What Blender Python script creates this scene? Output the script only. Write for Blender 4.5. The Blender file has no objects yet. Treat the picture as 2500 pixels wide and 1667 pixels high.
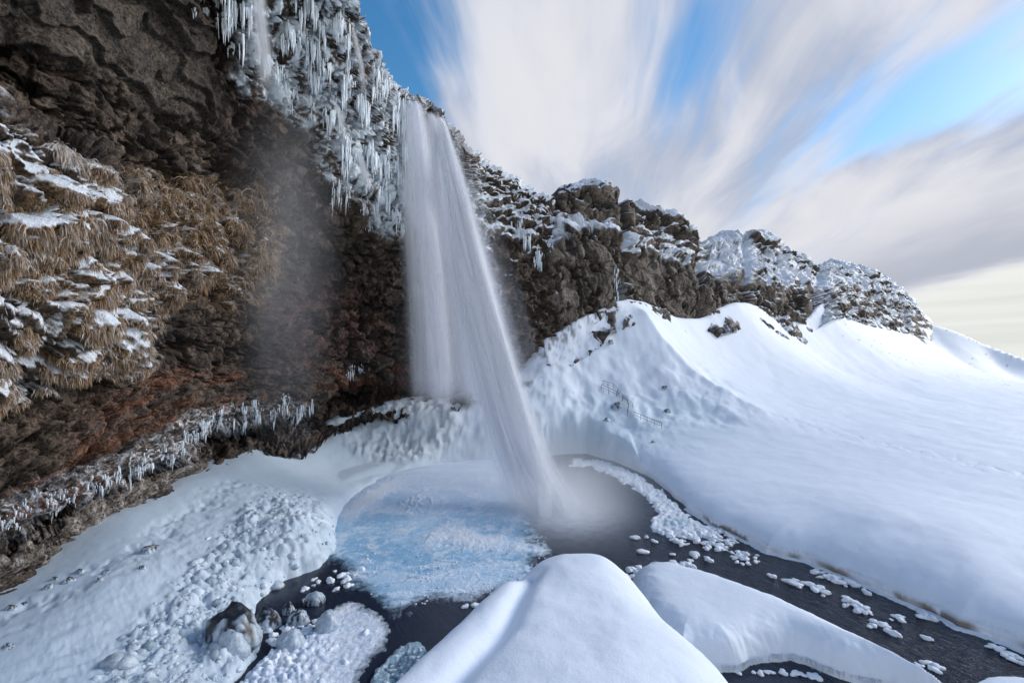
import bpy, math, time
import numpy as np
from mathutils import Vector
from mathutils.bvhtree import BVHTree

T0 = time.time()
scene = bpy.context.scene
COL = scene.collection
RNG = np.random.default_rng(7)

# ------------------------------------------------------------------ camera
F, CX, HY, CAMZ = 1125.0, 1250.0, 885.0, 12.0      # focal length, centre column, horizon row, camera height over the pool
cam_d = bpy.data.cameras.new('camera'); cam = bpy.data.objects.new('camera', cam_d); COL.objects.link(cam)
cam.location = (0, 0, CAMZ); cam.rotation_euler = (math.radians(90), 0, 0)
cam_d.sensor_width = 36; cam_d.lens = 36 * F / 2500; cam_d.shift_y = (HY - 833.5) / 2500
cam_d.clip_start = 0.1; cam_d.clip_end = 5000
scene.camera = cam

# ------------------------------------------------------------------ sun, exposure
SUN_AZ, SUN_EL = math.radians(70), math.radians(25)   # azimuth to the right of the view direction
sd = bpy.data.lights.new('sun', 'SUN'); sd.energy = 2.0; sd.angle = math.radians(24); sd.color = (1.0, 0.96, 0.92)
so = bpy.data.objects.new('sun', sd); COL.objects.link(so)
sdir = Vector((math.sin(SUN_AZ) * math.cos(SUN_EL), math.cos(SUN_AZ) * math.cos(SUN_EL), math.sin(SUN_EL)))
so.rotation_euler = (-sdir).to_track_quat('-Z', 'Y').to_euler()
vs = scene.view_settings; vs.view_transform = 'Standard'; vs.look = 'None'; vs.exposure = 0.34; vs.gamma = 1.0
cy = scene.cycles
cy.use_denoising = True; cy.max_bounces = 12; cy.diffuse_bounces = 7; cy.glossy_bounces = 2; cy.transparent_max_bounces = 40; cy.volume_bounces = 10; cy.use_adaptive_sampling = True; cy.adaptive_threshold = 0.035
cy.volume_step_rate = 2.0; cy.volume_max_steps = 128; cy.sample_clamp_indirect = 6

# ------------------------------------------------------------------ node helpers
class NT:
    def __init__(s, tree): s.t = tree; s.n = tree.nodes; s.l = tree.links
    def new(s, typ, **kw):
        n = s.n.new(typ)
        for k, v in kw.items():
            if k[0] == 'i' and k[1:].isdigit(): n.inputs[int(k[1:])].default_value = v
            else: setattr(n, k, v)
        return n
    def put(s, sock, v):
        if v is None: return
        if isinstance(v, bpy.types.NodeSocket): s.l.new(v, sock)
        else:
            try: sock.default_value = v
            except Exception: sock.default_value = (*v, 1.0)
    def math(s, op, a, b=None, c=None, clamp=False):
        n = s.n.new('ShaderNodeMath'); n.operation = op; n.use_clamp = clamp
        for i, v in enumerate((a, b, c)): s.put(n.inputs[i], v)
        return n.outputs[0]
    def mixc(s, f, a, b, blend='MIX'):
        n = s.n.new('ShaderNodeMix'); n.data_type = 'RGBA'; n.blend_type = blend
        s.put(n.inputs[0], f); s.put(n.inputs[6], a); s.put(n.inputs[7], b)
        return n.outputs[2]
    def ramp(s, v, lo, hi, to0=0.0, to1=1.0):
        n = s.n.new('ShaderNodeMapRange'); n.interpolation_type = 'SMOOTHSTEP'
        s.put(n.inputs[0], v); s.put(n.inputs[1], lo); s.put(n.inputs[2], hi); s.put(n.inputs[3], to0); s.put(n.inputs[4], to1)
        return n.outputs[0]
    def noise(s, vec, scale, detail=4, rough=0.55, dist=0.0, col=False):
        n = s.n.new('ShaderNodeTexNoise'); n.noise_dimensions = '3D'
        if vec is not None: s.l.new(vec, n.inputs['Vector'])
        n.inputs['Scale'].default_value = scale; n.inputs['Detail'].default_value = detail
        n.inputs['Roughness'].default_value = rough; n.inputs['Distortion'].default_value = dist
        return n.outputs[1 if col else 0]
    def comb(s, x, y, z):
        n = s.n.new('ShaderNodeCombineXYZ'); s.put(n.inputs[0], x); s.put(n.inputs[1], y); s.put(n.inputs[2], z); return n.outputs[0]
    def bump(s, h, strength, dist, normal=None):
        n = s.n.new('ShaderNodeBump'); s.put(n.inputs['Height'], h); n.inputs['Strength'].default_value = strength
        n.inputs['Distance'].default_value = dist
        if normal is not None: s.l.new(normal, n.inputs['Normal'])
        return n.outputs[0]

# ------------------------------------------------------------------ world: daylight sky under wind-drawn clouds
def pixdir(px, py):
    d = np.array([px - CX, F, HY - py]); return d / np.linalg.norm(d)
STREAK = math.radians(6.0)      # azimuth towards which the cloud streets run
def cloudplane(px, py):
    d = pixdir(px, py); c, s_ = math.cos(STREAK), math.sin(STREAK)
    x = d[0] * c - d[1] * s_; y = d[0] * s_ + d[1] * c; z = max(d[2], 0) + 0.16
    return x / z, y / z
world = bpy.data.worlds.new('World'); scene.world = world; world.use_nodes = True
world.cycles.sampling_method = 'MANUAL'; world.cycles.sample_map_resolution = 512
w = NT(world.node_tree); w.n.clear()
tc = w.new('ShaderNodeTexCoord'); nrm = w.new('ShaderNodeVectorMath', operation='NORMALIZE'); w.l.new(tc.outputs['Generated'], nrm.inputs[0])
sx = w.new('ShaderNodeSeparateXYZ'); w.l.new(nrm.outputs[0], sx.inputs[0])
dx, dy, dz = sx.outputs
c_, s_ = math.cos(STREAK), math.sin(STREAK)
rx = w.math('SUBTRACT', w.math('MULTIPLY', dx, c_), w.math('MULTIPLY', dy, s_))
ry = w.math('ADD', w.math('MULTIPLY', dx, s_), w.math('MULTIPLY', dy, c_))
zc = w.math('ADD', w.math('MAXIMUM', dz, 0.0), 0.16)
U = w.math('DIVIDE', rx, zc); V = w.math('DIVIDE', ry, zc)
n_wrp = w.math('MULTIPLY', w.math('SUBTRACT', w.noise(w.comb(w.math('MULTIPLY', U, 0.8), w.math('MULTIPLY', V, 0.8), 7.7), 1.0, 3, 0.5), 0.5), 0.9)
U2 = w.math('ADD', U, w.math('MULTIPLY', n_wrp, 0.35))
n_big = w.noise(w.comb(w.math('MULTIPLY', U2, 1.5), w.math('MULTIPLY', V, 0.6), 3.7), 1.0, 4, 0.5, 0.3)
n_str = w.noise(w.comb(w.math('MULTIPLY', U2, 4.2), w.math('MULTIPLY', V, 0.85), 9.2), 1.0, 5, 0.55, 0.4)
n_fin = w.noise(w.comb(w.math('MULTIPLY', U2, 13.0), w.math('MULTIPLY', V, 0.7), 1.1), 1.0, 3, 0.5, 0.2)
dens = w.math('ADD', w.math('MULTIPLY', n_big, 0.9), w.math('ADD', w.math('MULTIPLY', n_str, 0.9), w.math('MULTIPLY', n_fin, 0.42)))
def sky_patch(px, py, wu, wv, amp):
    u0, v0 = cloudplane(px, py)
    a = w.math('DIVIDE', w.math('SUBTRACT', U, u0), wu); b = w.math('DIVIDE', w.math('SUBTRACT', V, v0), wv)
    r2 = w.math('ADD', w.math('MULTIPLY', a, a), w.math('MULTIPLY', b, b))
    return w.math('MULTIPLY', w.math('EXPONENT', w.math('MULTIPLY', r2, -1.0)), amp)
for p in ((1000, 100, .18, .30, -.30), (1690, 90, .13, .26, -.30), (1760, 300, .12, .5, -.14), (2290, 250, .26, .30, -.26), (2130, 340, .18, .34, -.16), (1560, 330, .4, .6, .08), (2420, 60, .4, .14, .16),
          (2470, 130, .25, .30, -.12), (1330, 250, .30, .6, .10), (1980, 230, .22, .5, .16)):
    dens = w.math('ADD', dens, sky_patch(*p))
dens = w.math('SUBTRACT', dens, w.math('MULTIPLY', w.ramp(dz, 0.60, 0.85), 0.45))      # and opens overhead
low = w.ramp(dz, 0.46, 0.2)                      # the sheet closes towards the horizon
dens = w.math('ADD', dens, w.math('MULTIPLY', low, 0.26))
cover = w.ramp(dens, 0.74, 1.20)
thick = w.ramp(dens, 1.05, 1.5)
shade = w.noise(w.comb(w.math('MULTIPLY', U2, 3.0), w.math('MULTIPLY', V, 1.1), 5.5), 1.0, 5, 0.55, 0.4)
shade = w.math('ADD', shade, w.math('MULTIPLY', w.ramp(dz, 0.34, 0.14), 0.10))
cl = w.mixc(w.ramp(shade, 0.36, 0.62), (0.42, 0.48, 0.62), (0.70, 0.72, 0.80))
cl = w.mixc(w.math('MULTIPLY', thick, 0.55), cl, (0.81, 0.80, 0.81))
# long grey bank low on the right, bright gap under it
az = w.math('ARCTAN2', dx, dy)
hn = w.noise(w.comb(w.math('MULTIPLY', az, 3.0), w.math('MULTIPLY', dz, 16.0), 0.4), 1.0, 4, 0.55, 0.2)
el2 = w.math('ADD', w.math('SUBTRACT', dz, w.math('MULTIPLY', w.math('SUBTRACT', az, 0.7), 0.16)), w.math('MULTIPLY', w.math('SUBTRACT', hn, 0.5), 0.07))
bank = w.math('MULTIPLY', w.ramp(el2, 0.105, 0.128), w.ramp(el2, 0.26, 0.135))
bank = w.math('MULTIPLY', bank, w.ramp(az, 0.38, 0.68))
cl = w.mixc(w.math('MULTIPLY', bank, 0.85), cl, (0.42, 0.45, 0.54))
gap = w.math('MULTIPLY', w.ramp(el2, 0.118, 0.10), w.ramp(az, 0.40, 0.7))
hn2 = w.noise(w.comb(w.math('MULTIPLY', az, 2.0), w.math('MULTIPLY', dz, 40.0), 2.4), 1.0, 3, 0.5, 0.1)
glow = w.mixc(w.ramp(hn2, 0.35, 0.65), (0.74, 0.76, 0.72), (0.84, 0.85, 0.82))
cl = w.mixc(gap, cl, glow)
sky = w.new('ShaderNodeTexSky', sky_type='NISHITA', sun_disc=False, sun_elevation=SUN_EL, sun_rotation=SUN_AZ, air_density=1.0, dust_density=0.4, ozone_density=2.0)
hsv = w.new('ShaderNodeHueSaturation'); hsv.inputs['Saturation'].default_value = 1.3; hsv.inputs['Hue'].default_value = 0.494; hsv.inputs['Value'].default_value = 1.0
w.l.new(sky.outputs[0], hsv.inputs['Color'])
bg1 = w.new('ShaderNodeBackground'); w.l.new(hsv.outputs[0], bg1.inputs[0]); bg1.inputs[1].default_value = 0.15
bg2 = w.new('ShaderNodeBackground'); w.l.new(cl, bg2.inputs[0]); bg2.inputs[1].default_value = 0.82
mx = w.new('ShaderNodeMixShader'); w.l.new(cover, mx.inputs[0]); w.l.new(bg1.outputs[0], mx.inputs[1]); w.l.new(bg2.outputs[0], mx.inputs[2])
wo = w.new('ShaderNodeOutputWorld'); w.l.new(mx.outputs[0], wo.inputs[0])

# ------------------------------------------------------------------ numpy noise and geometry helpers
_G = np.array([(1,1,0),(-1,1,0),(1,-1,0),(-1,-1,0),(1,0,1),(-1,0,1),(1,0,-1),(-1,0,-1),(0,1,1),(0,-1,1),(0,1,-1),(0,-1,-1)], np.float32)
def _hash(i, j, k, seed):
    h = (i.astype(np.uint32) * np.uint32(374761393)) ^ (j.astype(np.uint32) * np.uint32(668265263)) ^ (k.astype(np.uint32) * np.uint32(2147483647 - 58)) ^ np.uint32((seed * 974634599 + 1013904223) & 0xFFFFFFFF)
    h = (h ^ (h >> np.uint32(13))) * np.uint32(1274126177)
    h = (h ^ (h >> np.uint32(16))) * np.uint32(2246822519)
    return h ^ (h >> np.uint32(15))
def pn(x, y, z, seed=0):
    x = np.asarray(x, np.float32); y = np.asarray(y, np.float32); z = np.asarray(z, np.float32)
    x, y, z = np.broadcast_arrays(x, y, z)
    xi = np.floor(x); yi = np.floor(y); zi = np.floor(z)
    fx, fy, fz = x - xi, y - yi, z - zi
    xi = xi.astype(np.int64); yi = yi.astype(np.int64); zi = zi.astype(np.int64)
    u = fx * fx * fx * (fx * (fx * 6 - 15) + 10); v = fy * fy * fy * (fy * (fy * 6 - 15) + 10); t = fz * fz * fz * (fz * (fz * 6 - 15) + 10)
    out = 0
    for a in (0, 1):
        wa = u if a else 1 - u
        for b in (0, 1):
            wb = v if b else 1 - v
            for c in (0, 1):
                g = _G[_hash(xi + a, yi + b, zi + c, seed) % 12]
                out = out + wa * wb * (t if c else 1 - t) * (g[..., 0] * (fx - a) + g[..., 1] * (fy - b) + g[..., 2] * (fz - c))
    return out
def fbm(x, y, z, octv=5, gain=0.5, seed=0, ridged=False):
    s = 0; a = 1.0; n = 0; f = 1.0
    for o in range(octv):
        v = pn(x * f, y * f, z * f, seed + o)
        s = s + a * ((1 - 2 * np.abs(v)) if ridged else v); n += a; a *= gain; f *= 2.03
    return s / n
def worley(x, y, z, seed=0):
    x, y, z = (np.asarray(q, np.float32) for q in (x, y, z)); x, y, z = np.broadcast_arrays(x, y, z)
    xi, yi, zi = (np.floor(q).astype(np.int64) for q in (x, y, z))
    best = np.full(x.shape, 9.0, np.float32); ident = np.zeros(x.shape, np.float32); second = np.full(x.shape, 9.0, np.float32)
    for a in (-1, 0, 1):
        for b in (-1, 0, 1):
            for c in (-1, 0, 1):
                h = _hash(xi + a, yi + b, zi + c, seed)
                ax = xi + a + (h & np.uint32(1023)) / 1023.0; ay = yi + b + ((h >> np.uint32(10)) & np.uint32(1023)) / 1023.0; az_ = zi + c + ((h >> np.uint32(20)) & np.uint32(1023)) / 1023.0
                d = np.sqrt((ax - x) ** 2 + (ay - y) ** 2 + (az_ - z) ** 2)
                m = d < best
                second = np.where(m, best, np.minimum(second, d)); ident = np.where(m, (h % 997) / 997.0, ident); best = np.where(m, d, best)
    return best, second, ident
def sstep(a, b, v):
    t = np.clip((v - a) / (b - a), 0, 1); return t * t * (3 - 2 * t)
def lerp(a, b, t): return a + (b - a) * t
def W(px, py, Y):
    px, py, Y = (np.asarray(q, float) for q in (px, py, Y))
    return np.stack(np.broadcast_arrays((px - CX) * Y / F, Y, CAMZ + (HY - py) * Y / F), -1)
def G(px, py, z=0.0):
    """the point at height z seen at that pixel of the photograph (x, y)"""
    Y = (CAMZ - z) * F / (np.asarray(py, float) - HY); return np.stack([(np.asarray(px, float) - CX) * Y / F, Y], -1)
def proj(P):
    return CX + P[..., 0] * F / P[..., 1], HY - (P[..., 2] - CAMZ) * F / P[..., 1]
def sdist(x, y, poly):
    """signed distance to a polygon, positive inside"""
    p = np.asarray(poly, np.float32); x = np.asarray(x, np.float32); y = np.asarray(y, np.float32)
    d2 = np.full(x.shape, 1e12, np.float32); ins = np.zeros(x.shape, bool)
    for i in range(len(p)):
        ax, ay = p[i]; bx, by = p[(i + 1) % len(p)]
        ex, ey = bx - ax, by - ay; wx, wy = x - ax, y - ay
        t = np.clip((wx * ex + wy * ey) / max(ex * ex + ey * ey, 1e-9), 0, 1)
        d2 = np.minimum(d2, (wx - ex * t) ** 2 + (wy - ey * t) ** 2)
        c = ((ay > y) != (by > y)); ins ^= c & (x < ex * (y - ay) / (ey if abs(ey) > 1e-9 else 1e-9) + ax)
    d = np.sqrt(d2); return np.where(ins, d, -d)
def dline(x, y, line):
    p = np.asarray(line, np.float32); d2 = np.full(np.shape(x), 1e12, np.float32)
    for i in range(len(p) - 1):
        ax, ay = p[i]; ex, ey = p[i + 1] - p[i]; wx, wy = x - ax, y - ay
        t = np.clip((wx * ex + wy * ey) / max(ex * ex + ey * ey, 1e-9), 0, 1)
        d2 = np.minimum(d2, (wx - ex * t) ** 2 + (wy - ey * t) ** 2)
    return np.sqrt(d2)
def pchip(x, y, xn):
    x = np.asarray(x, float); y = np.asarray(y, float); h = np.diff(x)
    d = np.diff(y, axis=0) / h.reshape(-1, *([1] * (y.ndim - 1)))
    m = np.zeros_like(y); a, b = d[:-1], d[1:]
    with np.errstate(divide='ignore', invalid='ignore'): hm = 2 * a * b / (a + b)
    m[1:-1] = np.where(a * b > 0, hm, 0.0); m[0] = d[0]; m[-1] = d[-1]
    i = np.clip(np.searchsorted(x, xn) - 1, 0, len(x) - 2); sh = (-1, *([1] * (y.ndim - 1)))
    hh = h[i].reshape(sh); t = ((xn - x[i]) / h[i]).reshape(sh)
    return ((2*t**3 - 3*t**2 + 1) * y[i] + (t**3 - 2*t**2 + t) * hh * m[i] + (-2*t**3 + 3*t**2) * y[i+1] + (t**3 - t**2) * hh * m[i+1])
def tps(pts, lam=1e-4, sc=40.0):
    p = np.asarray(pts, float); xy = p[:, :2] / sc; n = len(p)
    r2 = ((xy[:, None] - xy[None]) ** 2).sum(-1); K = 0.5 * r2 * np.log(r2 + 1e-12)
    A = np.zeros((n + 3, n + 3)); A[:n, :n] = K + lam * np.eye(n); A[:n, n] = 1; A[:n, n+1:] = xy; A[n, :n] = 1; A[n+1:, :n] = xy.T
    sol = np.linalg.solve(A, np.concatenate([p[:, 2], np.zeros(3)])); wgt, aff = sol[:n].astype(np.float32), sol[n:]
    xy32 = xy.astype(np.float32)
    def ev(x, y):
        x = np.asarray(x, np.float32) / sc; y = np.asarray(y, np.float32) / sc
        s = np.full(x.shape, aff[0], np.float32) + aff[1] * x + aff[2] * y
        for k in range(n):
            q = (x - xy32[k, 0]) ** 2 + (y - xy32[k, 1]) ** 2
            s += wgt[k] * 0.5 * q * np.log(q + 1e-12)
        return s
    return ev
def grid_normals(P):
    du = np.gradient(P, axis=1); dv = np.gradient(P, axis=0)
    n = np.cross(du, dv); return n / (np.linalg.norm(n, axis=-1, keepdims=True) + 1e-9)

# ------------------------------------------------------------------ object helpers
def tag(o, label=None, cat=None, group=None, kind=None):
    for k, v in (('label', label), ('category', cat), ('group', group), ('kind', kind)):
        if v: o[k] = v
    return o
def link(name, me, mat=None, parent=None, loc=None):
    if mat is not None and not me.materials: me.materials.append(mat)
    o = bpy.data.objects.new(name, me); COL.objects.link(o)
    if parent is not None: o.parent = parent
    if loc is not None: o.location = loc
    return o
def empty(name, loc=(0, 0, 0)):
    o = bpy.data.objects.new(name, None); COL.objects.link(o); o.location = loc; o.empty_display_size = 0.2; return o
def mesh_from(name, verts, faces, smooth=True, cols=None, attrs=None, nper=None):
    verts = np.asarray(verts, np.float32).reshape(-1, 3); faces = np.asarray(faces, np.int32)
    me = bpy.data.meshes.new(name); nv = len(verts); nf, k = faces.shape
    me.vertices.add(nv); me.vertices.foreach_set('co', verts.ravel())
    me.loops.add(nf * k); me.loops.foreach_set('vertex_index', faces.ravel())
    me.polygons.add(nf); me.polygons.foreach_set('loop_start', np.arange(0, nf * k, k, dtype=np.int32))
    me.polygons.foreach_set('use_smooth', np.full(nf, smooth, bool))
    me.update(calc_edges=True)
    if cols is not None:
        a = me.attributes.new('Col', 'FLOAT_COLOR', 'POINT'); c = np.ones((nv, 4), np.float32); c[:, :3] = np.asarray(cols).reshape(-1, 3); a.data.foreach_set('color', c.ravel())
    for kx, v in (attrs or {}).items():
        a = me.attributes.new(kx, 'FLOAT', 'POINT'); a.data.foreach_set('value', np.asarray(v, np.float32).ravel())
    me.validate(); return me
def grid_faces(nr, nc, keep=None):
    i = np.arange(nr * nc, dtype=np.int32).reshape(nr, nc)
    f = np.stack([i[:-1, :-1], i[:-1, 1:], i[1:, 1:], i[1:, :-1]], -1)
    if keep is not None: f = f[keep[:-1, :-1] | keep[1:, 1:] | keep[:-1, 1:] | keep[1:, :-1]]
    return f.reshape(-1, 4)
def grid_mesh(name, P, cols=None, attrs=None, keep=None, flip=False):
    nr, nc = P.shape[:2]; f = grid_faces(nr, nc, keep)
    if flip: f = f[:, ::-1]
    V_ = P.reshape(-1, 3); cc = None if cols is None else np.asarray(cols).reshape(-1, 3); at = {k: np.asarray(v).ravel() for k, v in (attrs or {}).items()}
    if keep is not None:
        used = np.unique(f); mp = np.full(nr * nc, -1, np.int32); mp[used] = np.arange(len(used)); f = mp[f]; V_ = V_[used]
        cc = None if cc is None else cc[used]; at = {k: v[used] for k, v in at.items()}
    return mesh_from(name, V_, f, True, cc, at)

# ------------------------------------------------------------------ materials
def material(name):
    m = bpy.data.materials.new(name); m.use_nodes = True; t = NT(m.node_tree); b = m.node_tree.nodes['Principled BSDF']
    return m, t, b
def objcoord(t): return t.new('ShaderNodeNewGeometry').outputs['Position']
def attr(t, name, col=False):
    n = t.new('ShaderNodeAttribute', attribute_name=name); return n.outputs['Color' if col else 'Fac']

def mat_rock():
    m, t, b = material('weathered basalt'); pos = objcoord(t); c = attr(t, 'Col', True); ice = attr(t, 'ice')
    n1 = t.noise(pos, 2.4, 4, 0.65); n2 = t.noise(pos, 11.0, 3, 0.7); n3 = t.new('ShaderNodeTexVoronoi', feature='F1'); t.l.new(pos, n3.inputs['Vector']); n3.inputs['Scale'].default_value = 5.5; n3 = n3.outputs['Distance']
    v = t.math('ADD', t.math('MULTIPLY', n1, 0.7), t.math('ADD', t.math('MULTIPLY', n2, 0.75), t.math('MULTIPLY', n3, 0.35)))
    gain = t.ramp(v, 0.66, 1.22, 0.10, 1.6)
    gain = t.math('ADD', gain, t.math('MULTIPLY', t.math('SUBTRACT', 1.0, gain), t.math('MULTIPLY', ice, 0.85)))
    cc = t.new('ShaderNodeVectorMath', operation='SCALE'); t.l.new(c, cc.inputs[0]); t.l.new(gain, cc.inputs['Scale'])
    t.l.new(cc.outputs[0], b.inputs['Base Color'])
    t.l.new(t.ramp(ice, 0, 1, 0.72, 0.5), b.inputs['Roughness']); b.inputs['Specular IOR Level'].default_value = 0.35
    st = t.math('ADD', t.math('MULTIPLY', n1, 0.5), t.math('ADD', t.math('MULTIPLY', n2, 0.35), t.math('MULTIPLY', n3, 0.12)))
    t.l.new(t.bump(st, 0.9, 0.35), b.inputs['Normal'])
    return m
def mat_snow(name='snow', fine=0.05, bs=0.35, tint=(0.80, 0.87, 0.97), use_col=True):
    m, t, b = material(name); pos = objcoord(t)
    n1 = t.noise(pos, 1.3, 4, 0.5); n2 = t.noise(pos, 22.0, 3, 0.6)
    if use_col: t.l.new(attr(t, 'Col', True), b.inputs['Base Color'])
    else: b.inputs['Base Color'].default_value = (*tint, 1)
    b.inputs['Roughness'].default_value = 0.62; b.inputs['Specular IOR Level'].default_value = 0.25
    b.inputs['Subsurface Weight'].default_value = 0.0
    n3 = t.noise(pos, 5.0, 3, 0.6); h = t.math('ADD', t.math('MULTIPLY', n1, 0.35), t.math('ADD', t.math('MULTIPLY', n2, 0.3), t.math('MULTIPLY', n3, 0.5)))
    t.l.new(t.bump(h, bs, fine), b.inputs['Normal'])
    return m
def mat_ice(name, tint=(0.72, 0.79, 0.88), rough=0.38):
    m, t, b = material(name); pos = objcoord(t)
    mp = t.new('ShaderNodeVectorMath', operation='MULTIPLY'); t.l.new(pos, mp.inputs[0]); mp.inputs[1].default_value = (3, 3, 0.6)
    n = t.noise(mp.outputs[0], 2.4, 4, 0.6)
    t.l.new(t.mixc(t.ramp(n, 0.3, 0.7), tuple(0.82 * q for q in tint), tuple(min(1, q * 1.18) for q in tint)), b.inputs['Base Color'])
    b.inputs['Roughness'].default_value = rough; b.inputs['IOR'].default_value = 1.31
    b.inputs['Transmission Weight'].default_value = 0.0
    t.l.new(t.bump(n, 0.4, 0.08), b.inputs['Normal'])
    return m
def mat_water():
    m, t, b = material('dark stream water'); pos = objcoord(t)
    # the stream runs from the pool towards the lower right: ripples drawn out along it
    rot = t.new('ShaderNodeVectorRotate', rotation_type='Z_AXIS'); t.l.new(pos, rot.inputs['Vector']); rot.inputs['Angle'].default_value = math.radians(58)
    mp = t.new('ShaderNodeVectorMath', operation='MULTIPLY'); t.l.new(rot.outputs[0], mp.inputs[0]); mp.inputs[1].default_value = (0.55, 2.6, 1)
    n1 = t.noise(mp.outputs[0], 1.1, 5, 0.6, 0.8); n2 = t.noise(mp.outputs[0], 3.8, 4, 0.6, 0.5)
    fl = attr(t, 'flow')
    h = t.math('MULTIPLY', t.math('ADD', n1, t.math('MULTIPLY', n2, 0.5)), fl)
    t.l.new(t.bump(h, 0.8, 0.45), b.inputs['Normal'])
    foam = t.math('MULTIPLY', t.math('MULTIPLY', t.ramp(n2, 0.55, 0.8), fl), 0.35)
    boil = t.math('MULTIPLY', attr(t, 'foam'), t.ramp(t.noise(pos, 1.3, 4, 0.6), 0.25, 0.6, 0.55, 1.0)); foam = t.math('MAXIMUM', foam, boil)
    t.l.new(t.mixc(foam, (0.018, 0.026, 0.046), (0.62, 0.68, 0.78)), b.inputs['Base Color'])
    b.inputs['Roughness'].default_value = 0.16; b.inputs['IOR'].default_value = 1.33
    return m
def mat_veil(name, dens=1.0, col=(0.80, 0.83, 0.92), streak=(9.0, 0.10), lo=0.25):
    """falling water: strands of white water with air between them, drawn out along the fall (uv: x across, y metres down)"""
    m, t, b = material(name); t.n.remove(b); out = t.n['Material Output']
    uv = t.new('ShaderNodeUVMap', uv_map='UVMap').outputs[0]; sp = t.new('ShaderNodeSeparateXYZ'); t.l.new(uv, sp.inputs[0])
    rnd = t.new('ShaderNodeObjectInfo').outputs['Random']
    v1 = t.comb(t.math('MULTIPLY', sp.outputs[0], streak[0]), t.math('MULTIPLY', sp.outputs[1], streak[1]), t.math('MULTIPLY', rnd, 50))
    n1 = t.noise(v1, 1.0, 3, 0.5, 0.1)
    a = attr(t, 'thick')
    al = t.math('MULTIPLY', t.math('MULTIPLY', a, dens), t.ramp(n1, 0.30, 0.70, lo, 1.0), clamp=True)
    df = t.new('ShaderNodeBsdfDiffuse'); df.inputs[0].default_value = (*col, 1)
    tl = t.new('ShaderNodeBsdfTranslucent'); tl.inputs[0].default_value = (*col, 1)
    ms = t.new('ShaderNodeMixShader'); ms.inputs[0].default_value = 0.3; t.l.new(df.outputs[0], ms.inputs[1]); t.l.new(tl.outputs[0], ms.inputs[2])
    tr = t.new('ShaderNodeBsdfTransparent'); m2 = t.new('ShaderNodeMixShader'); t.l.new(al, m2.inputs[0]); t.l.new(tr.outputs[0], m2.inputs[1]); t.l.new(ms.outputs[0], m2.inputs[2])
    t.l.new(m2.outputs[0], out.inputs[0]); return m
def mat_mist(name, density, col=(0.93, 0.95, 1.0), noise=0.0, nscale=1.5, power=1.0):
    m, t, b = material(name); t.n.remove(b); out = t.n['Material Output']
    oc = t.new('ShaderNodeTexCoord').outputs['Object']; ln = t.new('ShaderNodeVectorMath', operation='LENGTH'); t.l.new(oc, ln.inputs[0])
    f = t.ramp(ln.outputs['Value'], 1.0, 0.0); f = t.math('POWER', f, power)
    if noise: f = t.math('MULTIPLY', f, t.ramp(t.noise(oc, nscale, 3, 0.5), 0.5 - noise / 2, 0.5 + noise / 2))
    pv = t.new('ShaderNodeVolumeScatter'); pv.inputs['Color'].default_value = (*col, 1); pv.inputs['Anisotropy'].default_value = 0.0
    t.l.new(t.math('MULTIPLY', f, density), pv.inputs['Density']); t.l.new(pv.outputs[0], out.inputs['Volume']); return m
def mat_col(name, rough=0.7, bs=0.3, bd=0.03, nscale=30.0, trans=False):
    m, t, b = material(name); pos = objcoord(t); n = t.noise(pos, nscale, 4, 0.6); c = attr(t, 'Col', True)
    cc = t.new('ShaderNodeVectorMath', operation='SCALE'); t.l.new(c, cc.inputs[0]); t.l.new(t.ramp(n, 0.25, 0.75, 0.75, 1.2), cc.inputs['Scale'])
    t.l.new(cc.outputs[0], b.inputs['Base Color']); b.inputs['Roughness'].default_value = rough; t.l.new(t.bump(n, bs, bd), b.inputs['Normal'])
    if trans: t.l.new(attr(t, 'cover'), b.inputs['Alpha'])
    return m

M_ROCK = mat_rock(); M_SNOW = mat_snow(); M_SNOWP = mat_snow('powder snow', 0.05, 0.6, use_col=False); M_ICE = mat_ice('icicle ice'); M_WATER = mat_water()
M_GRASS = mat_col('dead frosted grass', 0.8, 0.0); M_SHEET = mat_col('pool ice', 0.38, 0.35, 0.05, 9.0, True); M_CHUNK = mat_snow('floating ice snow', 0.06, 0.5, (0.80, 0.85, 0.92), False)
M_WETROCK = mat_col('wet black rock with ice', 0.38, 0.6, 0.05, 9.0)

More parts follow.
